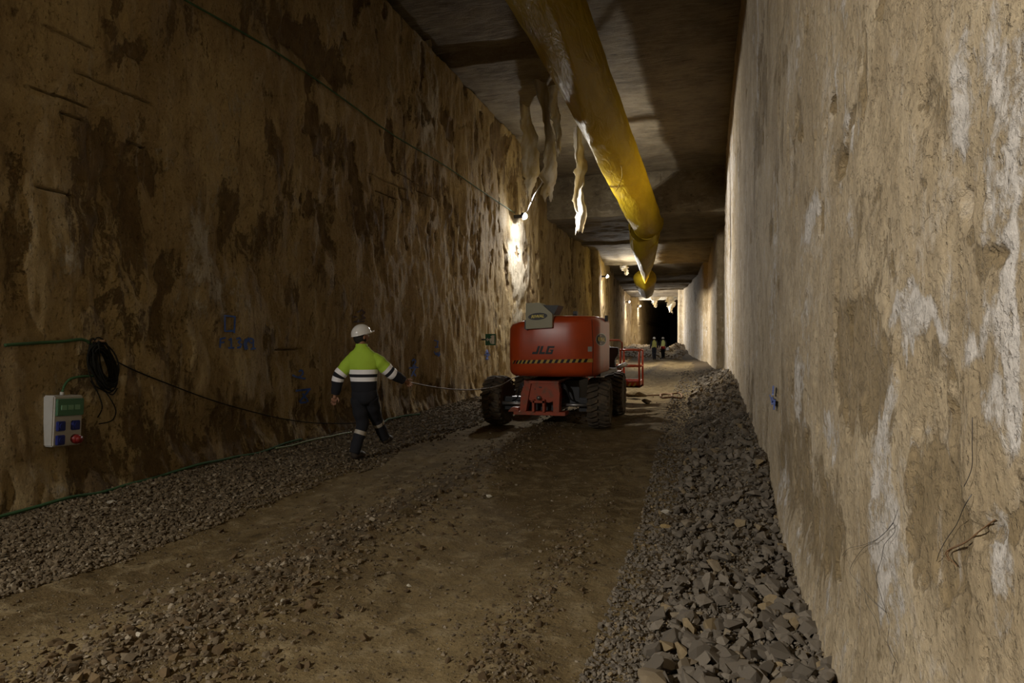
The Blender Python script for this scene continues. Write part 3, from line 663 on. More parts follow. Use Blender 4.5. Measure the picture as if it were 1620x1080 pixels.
# coil
t = thing('cable_coil', 'oval coil of black cable hanging on the left wall above the socket box', 'coil')
cc = on_wall(151, 578, 'L', .06)
bm = bmesh.new()
for k in range(22):
    ry = .115+random.uniform(-.035, .03); rz = .235+random.uniform(-.06, .03); oy, oz, ox = random.uniform(-.03, .03), random.uniform(-.03, .03), random.uniform(0, .08); tl = .55+random.uniform(-.12, .12)
    pts = []
    for j in range(29):
        a = 2*math.pi*j/28; u, v = ry*math.cos(a)*1.15, rz*math.sin(a)
        pts.append(cc+Vector((ox+.015*math.sin(a*2+k), oy+u*math.cos(tl)+v*math.sin(tl)*-.55*-1*-1, oz+v*math.cos(tl)*1.1+u*math.sin(tl)*-.3)))
    tube(bm, pts, .008, 5, False)
obj('windings', bm, M_black_cable, t, True)
bm = bmesh.new(); tube(bm, smoothpts([cc+Vector((.03, -.15, .18)), cc+Vector((.05, -.19, .02)), cc+Vector((.05, -.12, -.18)), cc+Vector((.05, .02, -.26)), cc+Vector((.05, .1, -.3)), cc+Vector((.04, .17, -.24))]), .007, 5); obj('loose_loop', bm, M_black_cable, t, True)
bm = bmesh.new(); tube(bm, [cc+Vector((-.2, -.05, .24)), cc+Vector((.12, -.05, .25))], .012, 6); obj('hook', bm, M_rust, t)
cable('thin_cable', smoothpts([on_wall(a, b, 'L', .05) for a, b in ((137, 602), (150, 625), (155, 645), (148, 660))], 3), .006, M_black_cable, 'thin dark wire looping down beside the socket box')
cable('thin_cable', smoothpts([on_wall(a, b, 'L', .05) for a, b in ((150, 605), (168, 630), (177, 650), (170, 665), (150, 670))], 3), .006, M_black_cable, 'outer thin dark wire curving below the coil to the box')

def paint(px_strokes, label, m, side='L', w=2.2, name='painted_mark'):
    V, Fc = [], []
    for st in px_strokes:
        ww = w*1.25
        if isinstance(st[0], (int, float)): ww = st[0]; st = st[1:]
        pts = []
        for (a, b) in zip(st, st[1:]):
            n = max(1, int(math.hypot(b[0]-a[0], b[1]-a[1])/1.2))
            for k in range(n): pts.append((a[0]+(b[0]-a[0])*k/n, a[1]+(b[1]-a[1])*k/n))
        pts.append(st[-1]); base = len(V)
        for i, p in enumerate(pts):
            q0 = pts[max(i-1, 0)]; q1 = pts[min(i+1, len(pts)-1)]; dx, dy = q1[0]-q0[0], q1[1]-q0[1]; l = math.hypot(dx, dy) or 1
            hw = ww/2*(1+.2*math.sin(i*1.7+p[0])); nx, ny = -dy/l*hw, dx/l*hw
            V.append(on_wall(p[0]+nx, p[1]+ny, side, .028)); V.append(on_wall(p[0]-nx, p[1]-ny, side, .028))
        Fc += [(base+2*i, base+2*i+1, base+2*i+3, base+2*i+2) for i in range(len(pts)-1)]
    return tag(mesh_np(name, [v[:] for v in V], Fc, m, True), label, 'marking')
paint([[(353, 499), (369, 501), (368, 523), (353, 524), (353, 498)], [(366, 524), (369, 526)]], 'blue painted square on the left wall above the number', M_blue)
paint([[(346, 535), (345, 550)], [(346, 536), (354, 534)], [(346, 542), (352, 541)], [(359, 538), (363, 535), (363, 549)], [(358, 550), (368, 550)],
       [(371, 536), (376, 534), (378, 538), (374, 541), (379, 545), (377, 549), (372, 550)], [6, (388, 536), (385, 543), (387, 553)], [(391, 534), (384, 544)],
       [(393, 542), (391, 538), (394, 535), (398, 537), (398, 541), (394, 543)], [(398, 537), (398, 551)], [(394, 552), (402, 551)]], 'blue hand painted F13 and 9 with an overwritten digit under the square', M_blue)
paint([[(470, 588), (474, 585), (477, 588), (476, 592), (470, 597), (481, 599)], [3, (460, 593), (466, 596), (471, 597)]], 'blue painted 2 with a dash left of the worker', M_blue)
paint([[3, (465, 618), (489, 615)], [3, (487, 616), (478, 627), (471, 636)], [(476, 622), (484, 633), (484, 636)], [(472, 637), (482, 636)]], 'blue painted crossed symbol below the 2 left of the worker', M_blue, w=2.4)
paint([[(650, 571), (653, 568), (656, 571), (654, 575), (651, 579), (657, 579)], [2.2, (645, 582), (660, 581)], [(655, 583), (652, 589), (649, 595)], [(651, 587), (656, 595)]], 'blue fraction mark right of the worker', M_blue, w=1.8)
paint([[(563, 494), (570, 490), (575, 494), (570, 499), (576, 503), (568, 505)], [(556, 501), (563, 501)], [(557, 509), (575, 508)], [(565, 505), (563, 511)]], 'faded violet mark above the white helmet', M_violet, w=1.8)
paint([[(685, 538), (692, 540)], [(691, 540), (690, 549)], [(686, 549), (692, 549)], [(685, 556), (688, 561), (690, 557)], [(690, 558), (692, 564)], [(688, 561), (695, 560)], [(693, 556), (693, 563)]], 'faded blue sign and scribble between worker and exit sign', M_blue, w=1.4)
paint([[(769, 553), (767, 558), (772, 558)], [(770, 554), (770, 561)], [(765, 561), (774, 561)], [(771, 562), (767, 569)], [(768, 563), (771, 569)]], 'small blue fraction mark under the green exit sign', M_blue, w=1.3)
paint([[3, (1229, 610), (1228, 625)], [5, (1226, 628), (1228, 640)], [3, (1231, 632), (1230, 648)], [2, (1223, 624), (1226, 636)]], 'bright blue paint smear low on the right wall', mat('bright_blue_paint', (.04, .09, .36), .7), 'R')
# wires in the right wall
def wires(strands, r, m, label, cat='wire'):
    bm = bmesh.new()
    for i, st in enumerate(strands):
        pts = smoothpts([on_wall(a, b, 'R', .006+.010*abs(math.sin(j*1.3+i))) for j, (a, b) in enumerate(st)], 5); tube(bm, pts, r, 5)
    return tag(obj('wall_wire', bm, m, smooth=True), label, cat)
wires([[(1424, 806), (1424, 822), (1415, 834), (1393, 855), (1375, 866), (1356, 886), (1352, 905), (1362, 922), (1385, 948), (1410, 970)],
       [(1422, 826), (1400, 850), (1372, 862), (1350, 868), (1335, 880)], [(1422, 828), (1420, 842), (1408, 862), (1400, 885), (1394, 915), (1402, 945), (1412, 985), (1414, 1020), (1425, 1050)],
       [(1372, 930), (1378, 955), (1392, 980), (1398, 1005)], [(1424, 1048), (1420, 1068)]], .0008, M_dark, 'thin tangled wires sticking out of the near right wall')
wires([[(1580, 822), (1560, 843), (1540, 856), (1515, 868), (1507, 876), (1508, 888)], [(1558, 845), (1536, 860), (1512, 870), (1511, 880), (1520, 896)]], 0.0017, M_rust, 'bent rusty tie wires sticking out of the right wall')
wires([[(1543, 782), (1538, 802), (1522, 830), (1508, 852), (1498, 872), (1488, 888)], [(1550, 660), (1549, 700), (1546, 740), (1538, 770)]], .0009, M_dark, 'long thin wire hanging in a crack of the right wall')

# exit sign
p = at_X(776, 537, -5.7)
t = thing('exit_sign', 'small green emergency exit sign sticking out from the left wall', 'sign', p)
bm = bx(-.145, .145, -.01, .01, -.155, .155); obj('panel', bm, M_signg, t)
bm = bmesh.new(); box(bm, -.10, -.03, -.014, -.010, -.02, .02); prism(bm, [(-.125, 0), (-.075, .055), (-.075, -.055)], -.014, -.0105)
obj('arrow', bm, M_white, t)
bm = bmesh.new(); box(bm, .035, .115, -.014, -.0105, -.12, .12); obj('door_symbol', bm, M_white, t)
bm = bmesh.new(); prism(bm, [(-.02, .02), (.04, .05), (.05, -.01), (.02, -.06), (.03, -.11), (.01, -.11), (-.02, -.05)], -.018, -.0145); box(bm, .01, .04, -.018, -.0145, .065, .095); obj('running_figure', bm, M_white, t)
bm = bx(-.26, -.14, -.006, .006, -.02, .02); obj('bracket', bm, M_dark, t)

# socket box
bxp = Vector((wall_x(5.05, .82)+.0, 5.05, .59))
t = thing('socket_box', 'light grey power socket box on the dark left wall below the coil', 'socket box', bxp)
t.rotation_euler = (math.radians(-3), 0, 0)
def rb(x0, x1, y0, y1, z0, z1, b): 
    bm = bx(x0, x1, y0, y1, z0, z1); es = bm.edges[:]; bmesh.ops.bevel(bm, geom=es, offset=b, segments=3, affect='EDGES'); return bm
obj('enclosure', rb(-.12, .13, -.155, .155, 0, .475, .012), M_enclosure, t)
obj('breaker_row', bx(.128, .136, -.12, .12, .33, .40), M_dark, t)
obj('window_cover', rb(.13, .155, -.14, .145, .285, .445, .006), M_gcover, t)
for i in range(3):
    obj('breaker', bx(.156, .162, -.10+i*.07, -.045+i*.07, .34, .385), mat('breaker_grey', (.16, .32, .22), .4) if i == 0 else D.materials['breaker_grey'], t)
for (y, z) in ((-.085, .19), (.07, .19), (-.085, .06)):
    s = obj('socket', rb(.128, .158, y-.042, y+.042, z-.045, z+.045, .006), M_sblue, t)
    bm = bmesh.new(); tube(bm, [(.157, y, z), (.165, y, z)], .026, 16); obj('socket_lid', bm, M_sblue, s)
bm = bmesh.new(); tube(bm, [(.128, .075, .06), (.17, .075, .055)], .045, 20); s = obj('socket', bm, M_sred, t, True); s['label'] = 'round red socket'
bm = bmesh.new(); tube(bm, [(.17, .085, .055), (.19, .085, .053)], .034, 20); obj('socket_lid', bm, M_sred, s, True)
bm = bmesh.new(); tube(bm, [(.04, .0, .47), (.04, .0, .505)], .018, 12); obj('cable_gland', bm, M_enclosure, t, True)
cable('green_cable', [bxp+Vector((.04, .03, .50)), bxp+Vector((.04, .05, .56)), bxp+Vector((.04, .11, .62)), bxp+Vector((.05, .22, .64)), bxp+Vector((.06, .36, .64))], .012, M_green_cable, 'short green cable arching from the socket box to the coil')

# ------------------------------------------------------------ boom lift
LX, LY = -2.88, 12.42
t = thing('boom_lift', 'orange articulated boom lift parked in the tunnel, seen from behind', 'lift', (LX, LY, 0))
def tyre(x, y, steer, sgn):
    R, W = .445, .39
    e = D.objects.new('wheel', None); COL.objects.link(e); e.parent = t; e.location = (x, y, R-.01+.0); e.rotation_euler = (0, 0, steer)
    bm = bmesh.new(); lathe(bm, [(-W*.42, .24), (-W/2, .30), (-W/2, .36), (-W*.42, R-.035), (-W*.3, R-.028), (W*.3, R-.028), (W*.42, R-.035), (W/2, .36), (W/2, .30), (W*.42, .24)], 44)
    n = 24
    for k in range(n):
        for s in (-1, 1):
            a0 = 2*math.pi*(k+(0 if s < 0 else .5))/n; vs = []
            for rr in (R-.03, R+.022):
                for (xx, da) in ((0.0, .11), (s*W*.30, 0), (s*W*.5, -.03), (s*W*.5, .07), (s*W*.30, .12), (0.0, .22)):
                    r2 = rr-(.028 if abs(xx) > W*.45 else 0); a = a0+da
                    vs.append(bm.verts.new((xx, r2*math.sin(a), r2*math.cos(a))))
            bm.faces.new(vs[6:]); 
            for q in range(6): bm.faces.new((vs[q], vs[(q+1) % 6], vs[6+(q+1) % 6], vs[6+q]))
    bmesh.ops.recalc_face_normals(bm, faces=bm.faces[:])
    obj('tyre', bm, M_rubber, e)
    bm = bmesh.new(); lathe(bm, [(sgn*-.12, .0), (sgn*-.12, .24), (sgn*.13, .25), (sgn*.13, .20), (sgn*.05, .17), (sgn*.05, .07), (sgn*.11, .06), (sgn*.11, 0)], 28)
    obj('rim', bm, M_orange2, e)
    bm = bmesh.new()
    for k in range(8):
        a = 2*math.pi*k/8; tube(bm, [(sgn*.04, .11*math.cos(a), .11*math.sin(a)), (sgn*.075, .11*math.cos(a), .11*math.sin(a))], .012, 6)
    obj('wheel_nuts', bm, M_dark, e)
tyre(.985, 0, math.radians(3), 1); tyre(-.965, .05, math.radians(-7), -1); tyre(.975, 2.2, 0, 1); tyre(-.975, 2.2, 0, -1)
# chassis
def P2(px, py, Y): p = at_Y(px, py, Y); return (p.x-LX, p.z)
YF = LY-.52
poly = [P2(a, b, YF) for a, b in ((838, 604), (882, 603), (886, 612), (884, 632), (868, 637), (858, 634), (848, 637), (836, 632), (834, 612))]
bm = bmesh.new(); prism(bm, poly, -.52, -.47); prism(bm, [P2(a, b, YF) for a, b in ((836, 602), (884, 601), (884, 606), (837, 607))], -.54, .3)
obj('rear_plate', bm, M_orange2, t, bevel=.006)
bm = bmesh.new(); box(bm, -.33, .29, -.44, 2.75, .46, .86); obj('chassis', bm, M_orange2, t, bevel=.01)
bm = bmesh.new(); box(bm, -.30, .26, -.30, 2.6, .27, .47); obj('belly_pan', bm, M_black, t, bevel=.01)
for pl in ([(835, 604), (841, 606), (838, 620), (833, 650), (823, 651), (825, 622), (829, 610)], [(878, 606), (884, 606), (886, 622), (885, 652), (876, 652), (875, 622)]):
    bm = bmesh.new(); prism(bm, [P2(a, b, YF) for a, b in pl], -.56, -.36); obj('side_plate', bm, M_orange2, t, bevel=.005)
bm = bmesh.new(); box(bm, -.50, .45, -.55, -.2, .235, .30); prism(bm, [(-.62, .28), (-.42, .28), (-.42, .36), (-.55, .36)], -.5, -.2); obj('bumper_bar', bm, M_orange2, t, bevel=.006)
for x in (-.13, .06):
    obj('tow_lug', bx(x-.012, x+.028, -.60, -.45, .30, .52), M_orange2, t)
obj('tow_bridge', bx(-.13, .09, -.60, -.55, .46, .50), M_orange2, t)
bm = bmesh.new(); tube(bm, [(-.02, -.62, .55), (-.02, -.50, .55)], .035, 12); obj('tow_pin', bm, M_steel, t, True)
for (x, z, wd, hg) in ((-.005, .735, .055, .018), (-.105, .70, .016, .018)): obj('slot', bx(x-wd/2, x+wd/2, -.524, -.515, z-hg/2, z+hg/2), M_black, t)
for s in (-1, 1):
    bm = bmesh.new(); box(bm, s*.30 if s > 0 else -.86, .86 if s > 0 else -.30, -.09, .09, .36, .52); obj('axle', bm, M_dark, t, bevel=.015)
    bm = bmesh.new(); tube(bm, [(s*.28, -.22, .40), (s*.80, -.24, .41)], .032, 10); obj('steering_cylinder', bm, M_steel, t, True)
    bm = bmesh.new(); box(bm, (.62 if s > 0 else -.80), (.80 if s > 0 else -.62), -.12, .12, .28, .50); obj('kingpin_block', bm, M_black, t, bevel=.02)
    bm = bmesh.new(); box(bm, (.3 if s > 0 else -.86), (.86 if s > 0 else -.3), 2.1, 2.3, .36, .52); obj('axle', bm, M_dark, t)
    for k in range(3):
        bm = bmesh.new(); z0 = .74+.03*k; tube(bm, smoothpts([(s*.30, -.30, z0), (s*.42, -.36, z0-.04), (s*.50, -.30, .52), (s*.62, -.20, .45)], 5), .014, 6); obj('hydraulic_hose', bm, M_black, t, True)
bm = bmesh.new(); box(bm, .36, .62, -.1, .9, .48, .84); obj('oscillation_block', bm, M_black, t, bevel=.03)
# turntable
bm = bmesh.new(); lathe(bm, [(.84, 0), (.84, .48), (.97, .48), (.97, 0)], 40, 'z'); 
for v in bm.verts: v.co.y += 1.1; v.co.x += .05
obj('slew_ring', bm, M_black, t, True)
bm = bmesh.new(); box(bm, -.42, 1.05, -.35, 1.9, .93, 1.0); obj('turntable', bm, M_dark, t)
# counterweight shell
def shell(x0, x1, y0, y1, z0, z1, r, rz, name, m, topf=None, bulge=.06):
    rings = []; nC = 10; zl = []
    for k in range(7): a = math.pi/2*k/6; zl.append((z0+rz*(1-math.sin(a)), rz*(1-math.cos(a))*1.0)) if False else zl.append((z0+rz-rz*math.cos(a), rz-rz*math.sin(a)))
    for k in range(7): a = math.pi/2*k/6; zl.append((z1-rz+rz*math.sin(a), rz-rz*math.cos(a)))
    zfull = [(z0, rz)]+zl[1:7]+[(z0+(z1-z0)*q, 0) for q in (.3, .5, .7)]+zl[7:]
    V = []; nper = 0
    for (z, ins) in zfull:
        ring = []
        for (cx, cy, a0, sx, sy) in ((x1-r[1], y0+r[1], -math.pi/2, 1, -1), (x1-r[2], y1-r[2], 0, 1, 1), (x0+r[3], y1-r[3], math.pi/2, -1, 1), (x0+r[0], y0+r[0], math.pi, -1, -1)):
            rr = r[(1, 2, 3, 0)[len(ring)//nC]]
            for k in range(nC):
                a = a0+math.pi/2*k/(nC-1); ring.append((cx+(rr-ins*.9)*math.cos(a), cy+(rr-ins*.9)*math.sin(a)))
            if cx == x0+r[0] and cy == y0+r[0]: pass
        # fill rear edge with extra points and bulge it
        last = ring[-1]; first = ring[0]
        for k in range(1, 12):
            q = k/12; ring.append((last[0]+(first[0]-last[0])*q, last[1]+(first[1]-last[1])*q))
        out = []
        for (x, y) in ring:
            u = (x-(x0+x1)/2)/((x1-x0)/2); yy = y-bulge*(1-u*u)*(1 if y < (y0+y1)/2 else 0)
            zt = (z-z0)/(z1-z0); yy -= .05*(1-(2*zt-1)**2)*(1 if y < (y0+y1)/2 else 0)
            zz = z if topf is None else z0+(z-z0)*topf(x)
            out.append((x, yy, zz))
        V += out; nper = len(out)
    Fs = grid_faces(len(zfull), nper, True)
    o = mesh_np(name, V, Fs, m, True, parent=t); bm = bmesh.new(); bm.from_mesh(o.data); bm.verts.ensure_lookup_table()
    bm.faces.new([bm.verts[i] for i in range(nper)][::-1]); bm.faces.new([bm.verts[(len(zfull)-1)*nper+i] for i in range(nper)])
    bmesh.ops.recalc_face_normals(bm, faces=bm.faces[:]); bm.to_mesh(o.data); bm.free(); 
    for p in o.data.polygons: p.use_smooth = len(p.vertices) < 10
    return o
YC = 11.42   # world Y of rear face
cL = at_Y(807, 550, YC+.15); cR = at_Y(962, 550, YC+.9)
zt = at_Y(900, 499, YC+.05).z; zb = at_Y(880, 596, YC+.05).z
cw = shell(cL.x-LX-.03, -1.80-LX, YC-LY+.06, YC-LY+1.75, zb, zt, (.26, .45, .2, .1), .13, 'counterweight', M_orange, topf=lambda x: 1-.075*max(0, min(1, (-.02-x)/.05))-.035*max(0, min(1, (-.22-x)/.15)))
Bc = None
dg = cw.data; Bc = BVHTree.FromPolygons([v.co+Vector((LX, LY, 0)) for v in dg.vertices], [tuple(p.vertices) for p in dg.polygons])
def on_cw(px, py, off=.004):
    q = ray(px, py).normalized(); h = Bc.ray_cast(Vector((0, 0, EYE)), q)
    p = h[0] if h[0] is not None else at_Y(px, py, YC)
    return p-q*off-Vector((LX, LY, 0))
def decal(name, polys, m, sub=1.5, off=.004, parent=None):
    """flat print wrapped on the shell; polys in picture pixels"""
    bm = bmesh.new()
    for pl in polys:
        try: bm.faces.new([bm.verts.new((x, y, 0)) for x, y in pl])
        except Exception: pass
    bmesh.ops.triangulate(bm, faces=bm.faces[:])
    for _ in range(4):
        es = [e for e in bm.edges if e.calc_length() > sub*2]
        if not es: break
        bmesh.ops.subdivide_edges(bm, edges=es, cuts=1); bmesh.ops.triangulate(bm, faces=[f for f in bm.faces if len(f.verts) > 3])
    for v in bm.verts: v.co = on_cw(v.co.x, v.co.y, off)
    return obj(name, bm, m, parent or cw)
# hazard tape, slightly rising to the right
def tp(x, top): y = (574.6 if not top else 569.0) - (x-811)*(2.5/127); return (x, y+.8)
decal('hazard_tape', [[tp(811, 1), tp(938, 1), tp(938, 0), tp(811, 0)]], M_haz, off=.004)
st = []; x = 811
for k in range(16):
    wd = 2.2+min(k, 6)*.42; gap = 2.0+min(k, 6)*.42
    if x+wd+4 > 938: break
    st.append([tp(x+3, 1), tp(x+3+wd, 1), tp(x+wd, 0), tp(x, 0)]); x += wd+gap
decal('hazard_stripes', st, M_black, off=.008)
# lettering on the rear face
def letters(strs, x0, y0, h, sl): 
    out = []
    for pl in strs: out.append([(x0+a*h+sl*(b)*h, y0-b*h) for a, b in pl])
    return out
J = [[(0, 0), (.70, 0), (.70, .28), (0, .28)], [(.42, .28), (.70, .28), (.70, 1), (.42, 1)]]
Lc = [[(.84, 0), (1.12, 0), (1.12, 1), (.84, 1)], [(1.12, 0), (1.55, 0), (1.55, .26), (1.12, .26)]]
G = [[(1.64, 0), (1.92, 0), (1.92, 1), (1.64, 1)], [(1.92, .76), (2.50, .76), (2.50, 1), (1.92, 1)], [(1.92, 0), (2.50, 0), (2.50, .24), (1.92, .24)], [(2.24, .24), (2.50, .24), (2.50, .56), (2.24, .56)], [(2.06, .42), (2.24, .42), (2.24, .56), (2.06, .56)]]
decal('maker_lettering', letters(J+Lc+G, 841.5, 560, 12.8, .32), M_black, off=.005)
decal('data_label', [[(930, 548), (936.5, 548), (936.5, 556), (930, 556)]], M_enclosure, off=.005)
decal('seam_line', [[(935.8, 504), (936.6, 504), (938.9, 545), (937.9, 592), (937.0, 592), (938.0, 545)]], M_black, off=.003)
def oval(cx, cy, a, b, n=28, rot=0): return [(cx+a*math.cos(2*math.pi*k/n)*math.cos(rot)-b*math.sin(2*math.pi*k/n)*math.sin(rot), cy+a*math.cos(2*math.pi*k/n)*math.sin(rot)+b*math.sin(2*math.pi*k/n)*math.cos(rot)) for k in range(n)]
def word_polys(word, cx, cy, wdt, h, slope=0):
    cu = D.curves.new('w', 'FONT'); cu.body = word; cu.size = 1; cu.align_x = 'CENTER'; cu.align_y = 'CENTER'; cu.offset = .025; cu.shear = .2
    o = D.objects.new('w', cu); COL.objects.link(o); dg = bpy.context.evaluated_depsgraph_get(); me = D.meshes.new_from_object(o.evaluated_get(dg))
    xs = [v.co.x for v in me.vertices]; ys = [v.co.y for v in me.vertices]; sx = wdt/(max(xs)-min(xs)); sy = h/(max(ys)-min(ys)); mx = (max(xs)+min(xs))/2; my = (max(ys)+min(ys))/2
    out = [[(cx+(me.vertices[i].co.x-mx)*sx, cy-(me.vertices[i].co.y-my)*sy-(me.vertices[i].co.x-mx)*sx*slope) for i in p.vertices] for p in me.polygons]
    D.objects.remove(o); return out
decal('logo_rim', [oval(951, 537, 8.6, 10.2)], M_steel, off=.005); decal('logo_oval', [oval(951.3, 537, 7.4, 9.0)], M_black, off=.009)
decal('logo_word', word_polys('RIWAL', 951.8, 536.6, 11.5, 6.5, -.1), M_yellow, off=.013)
# boom end box with logo
YB = YC-.10
def P3(px, py): p = at_Y(px, py, YB); return (p.x-LX, p.z)
bm = bmesh.new(); prism(bm, [P3(a, b) for a, b in ((831.5, 479.5), (854, 478.5), (873.5, 496), (873.5, 518), (831.5, 520.5))], YB-LY, YB-LY+.35)
be = obj('boom_end_box', bm, M_cream, t, bevel=.006)
bm = bmesh.new(); bm.faces.new([bm.verts.new((a, YB-LY-.003, b)) for a, b in [P3(*q) for q in oval(850.8, 500.3, 15.2, 5.6, 28, -.09)]]); obj('logo_oval', bm, M_black, be)
bm = bmesh.new()
for pl in word_polys('RIWAL', 850.8, 500.2, 20.5, 4.8, .07): bm.faces.new([bm.verts.new((P3(*q)[0], YB-LY-.006, P3(*q)[1])) for q in pl])
obj('logo_word', bm, M_yellow, be)
bm = bmesh.new(); prism(bm, [P3(a, b) for a, b in ((857, 482), (882.5, 482.5), (875, 497.5), (872, 497))], YB-LY+.06, YB-LY+.5); obj('boom_knuckle', bm, M_black, t)
bm = bmesh.new(); prism(bm, [P3(a, b) for a, b in ((829, 506), (833, 506), (833, 522), (829, 520))], YB-LY+.03, YB-LY+.3); obj('boom_bracket', bm, M_black, t)
obj('post', bx(P3(823, 500)[0]-.02, P3(823, 500)[0]+.02, .0, .04, 1.9, 2.05), M_orange2, t)
bm = bmesh.new(); box(bm, P3(887, 490)[0], P3(893.5, 490)[0], .0, .12, zt-.02, zt+.11); obj('exhaust_stub', bm, M_black, t, bevel=.01)
bm = bmesh.new(); tube(bm, [(P3(941, 500)[0]+.02, .1, zt-.08), (P3(941, 500)[0]+.02, .1, zt+.03)], .03, 10); obj('cap', bm, M_black, t)
# engine cover right, boom, jib
bm = bmesh.new(); box(bm, .30, .80, .85, 1.95, 1.0, 1.7); obj('engine_cover', bm, M_orange, t, bevel=.05)
bm = bmesh.new(); box(bm, -.28, -.02, .4, 3.4, 1.60, 1.86); obj('upper_boom', bm, M_cream, t, bevel=.02)
bm = bmesh.new(); box(bm, -.26, -.04, .8, 3.3, 1.22, 1.46); obj('lower_boom', bm, M_cream, t, bevel=.02)
bm = bmesh.new(); box(bm, -.26, -.04, 3.2, 3.6, .7, 1.86); obj('jib', bm, M_orange2, t, bevel=.02)
def P4(px, py, Yw=LY+3.0): p = at_Y(px, py, Yw); return (p.x-LX, p.z)
bm = bmesh.new(); prism(bm, [P4(a, b) for a, b in ((962, 549), (979, 549.5), (979, 560), (973, 568), (975, 590), (971, 600), (960, 600))], 2.9, 3.15); obj('control_tank', bm, M_black, t, bevel=.02)
bm = bmesh.new(); prism(bm, [P4(a, b) for a, b in ((972, 588), (984, 586), (984, 597), (980, 600), (972, 592))], 3.1, 3.3); obj('platform_mount', bm, M_orange, t, bevel=.01)
bm = bmesh.new(); tube(bm, [(P4(976, 582)[0], 3.2, P4(976, 582)[1]), (P4(986, 577)[0], 3.5, P4(986, 577)[1])], .05, 10); obj('rotator', bm, M_steel, t, True)
# platform
pf = D.objects.new('platform', None); COL.objects.link(pf); pf.parent = t
YPl = LY+4.5
xr_, xm_ = at_Y(1012.5, 600, YPl).x-LX, at_Y(981.5, 600, YPl).x-LX; zb_ = at_Y(1000, 613, YPl).z; ztp = at_Y(1000, 553.5, YPl).z; zmd = at_Y(1000, 579.5, YPl).z
xl_ = xr_-1.75; y0_, y1_ = 4.5, 5.25
obj('platform_floor', bx(xl_, xr_, y0_, y1_, zb_, zb_+.05), M_orange2, pf)
for (a, b, c, d) in ((xl_, xr_, y0_, y0_+.02), (xl_, xr_, y1_-.02, y1_), (xr_-.02, xr_, y0_, y1_), (xl_, xl_+.02, y0_, y1_)):
    obj('kick_plate', bx(a, b, c, d, zb_+.0, zb_+.17), M_orange, pf)
bm = bmesh.new()
for k in range(3): 
    x = xr_-.42+k*.12; prism(bm, [(x, zb_+.03), (x+.05, zb_+.03), (x+.10, zb_+.12), (x+.05, zb_+.12)], y0_-.006, y0_-.001)
obj('hazard_stripes', bm, M_haz, pf)
for (x, y) in ((xr_-.02, y0_+.02), (xm_, y0_+.02), (xl_+.02, y0_+.02), (xr_-.0, y1_-.02), (xl_+.02, y1_-.02), ((xl_+xm_)/2, y0_+.02), (xm_, y1_-.02)):
    bm = bmesh.new(); tube(bm, [(x, y, zb_), (x, y, ztp)], .024, 8); obj('post', bm, M_orange, pf, True)
for z in (ztp, zmd):
    for (a, b) in (((xm_, y0_+.02), (xr_, y0_+.02)), ((xr_, y0_+.02), (xr_, y1_-.02)), ((xl_, y1_-.02), (xr_, y1_-.02)), ((xl_, y0_), (xl_, y1_)), ((xl_, y0_+.02), (xm_, y0_+.02))):
        bm = bmesh.new(); tube(bm, [(*a, z), (*b, z)], .022, 8); obj('rail', bm, M_orange, pf, True)
zt2 = at_Y(970, 538, YPl).z
bm = bmesh.new(); tube(bm, [(xm_-.9, y0_, zt2), (xm_-.02, y0_, zt2), (xm_+.04, y0_, zt2-.06), (xm_+.04, y0_, ztp)], .02, 8); obj('control_hoop', bm, M_orange2, pf, True)
obj('control_box', bx(xm_-.8, xm_-.25, y0_-.1, y0_+.15, ztp-.25, ztp+.1), M_dark, pf)

# steel stirrups lying beyond the lift
t2 = thing('rebar_frame', 'bent rusty steel bar frame lying on the ground right of the lift', 'rebar')
def gz(px, py, off=.03): p = at_z(px, py, .05); return Vector((p.x, p.y, float(floor_h(p.x, p.y))+off))
bm = bmesh.new(); tube(bm, [gz(985, 622), gz(1015, 622.5), gz(1048, 623)], .02, 6); obj('bar', bm, M_rust, t2, True)
bm = bmesh.new(); tube(bm, smoothpts([gz(1046, 628), gz(1046, 621.5), gz(1061, 622), gz(1062, 628), gz(1047, 628.5)], 4), .026, 6); obj('stirrup', bm, M_rust, t2, True)
bm = bmesh.new(); tube(bm, smoothpts([gz(1060, 622), gz(1074, 621), gz(1079, 624), gz(1076, 627.5), gz(1062, 627)], 4), .026, 6); obj('stirrup', bm, M_rust, t2, True)
for (a, b, wd) in ((1002, 626, 30), (1022, 630, 20), (1012, 635, 26), (1030, 638, 16)):
    pass
placed(1004, 627, 42, 'long low mud heap beside the rusty bar frame', M_floor, .5, 2, 'clod', 'mud_heap')
placed(1024, 636, 22, 'stone block on the ground right of the lift wheels', M_gravel, .8, 6)

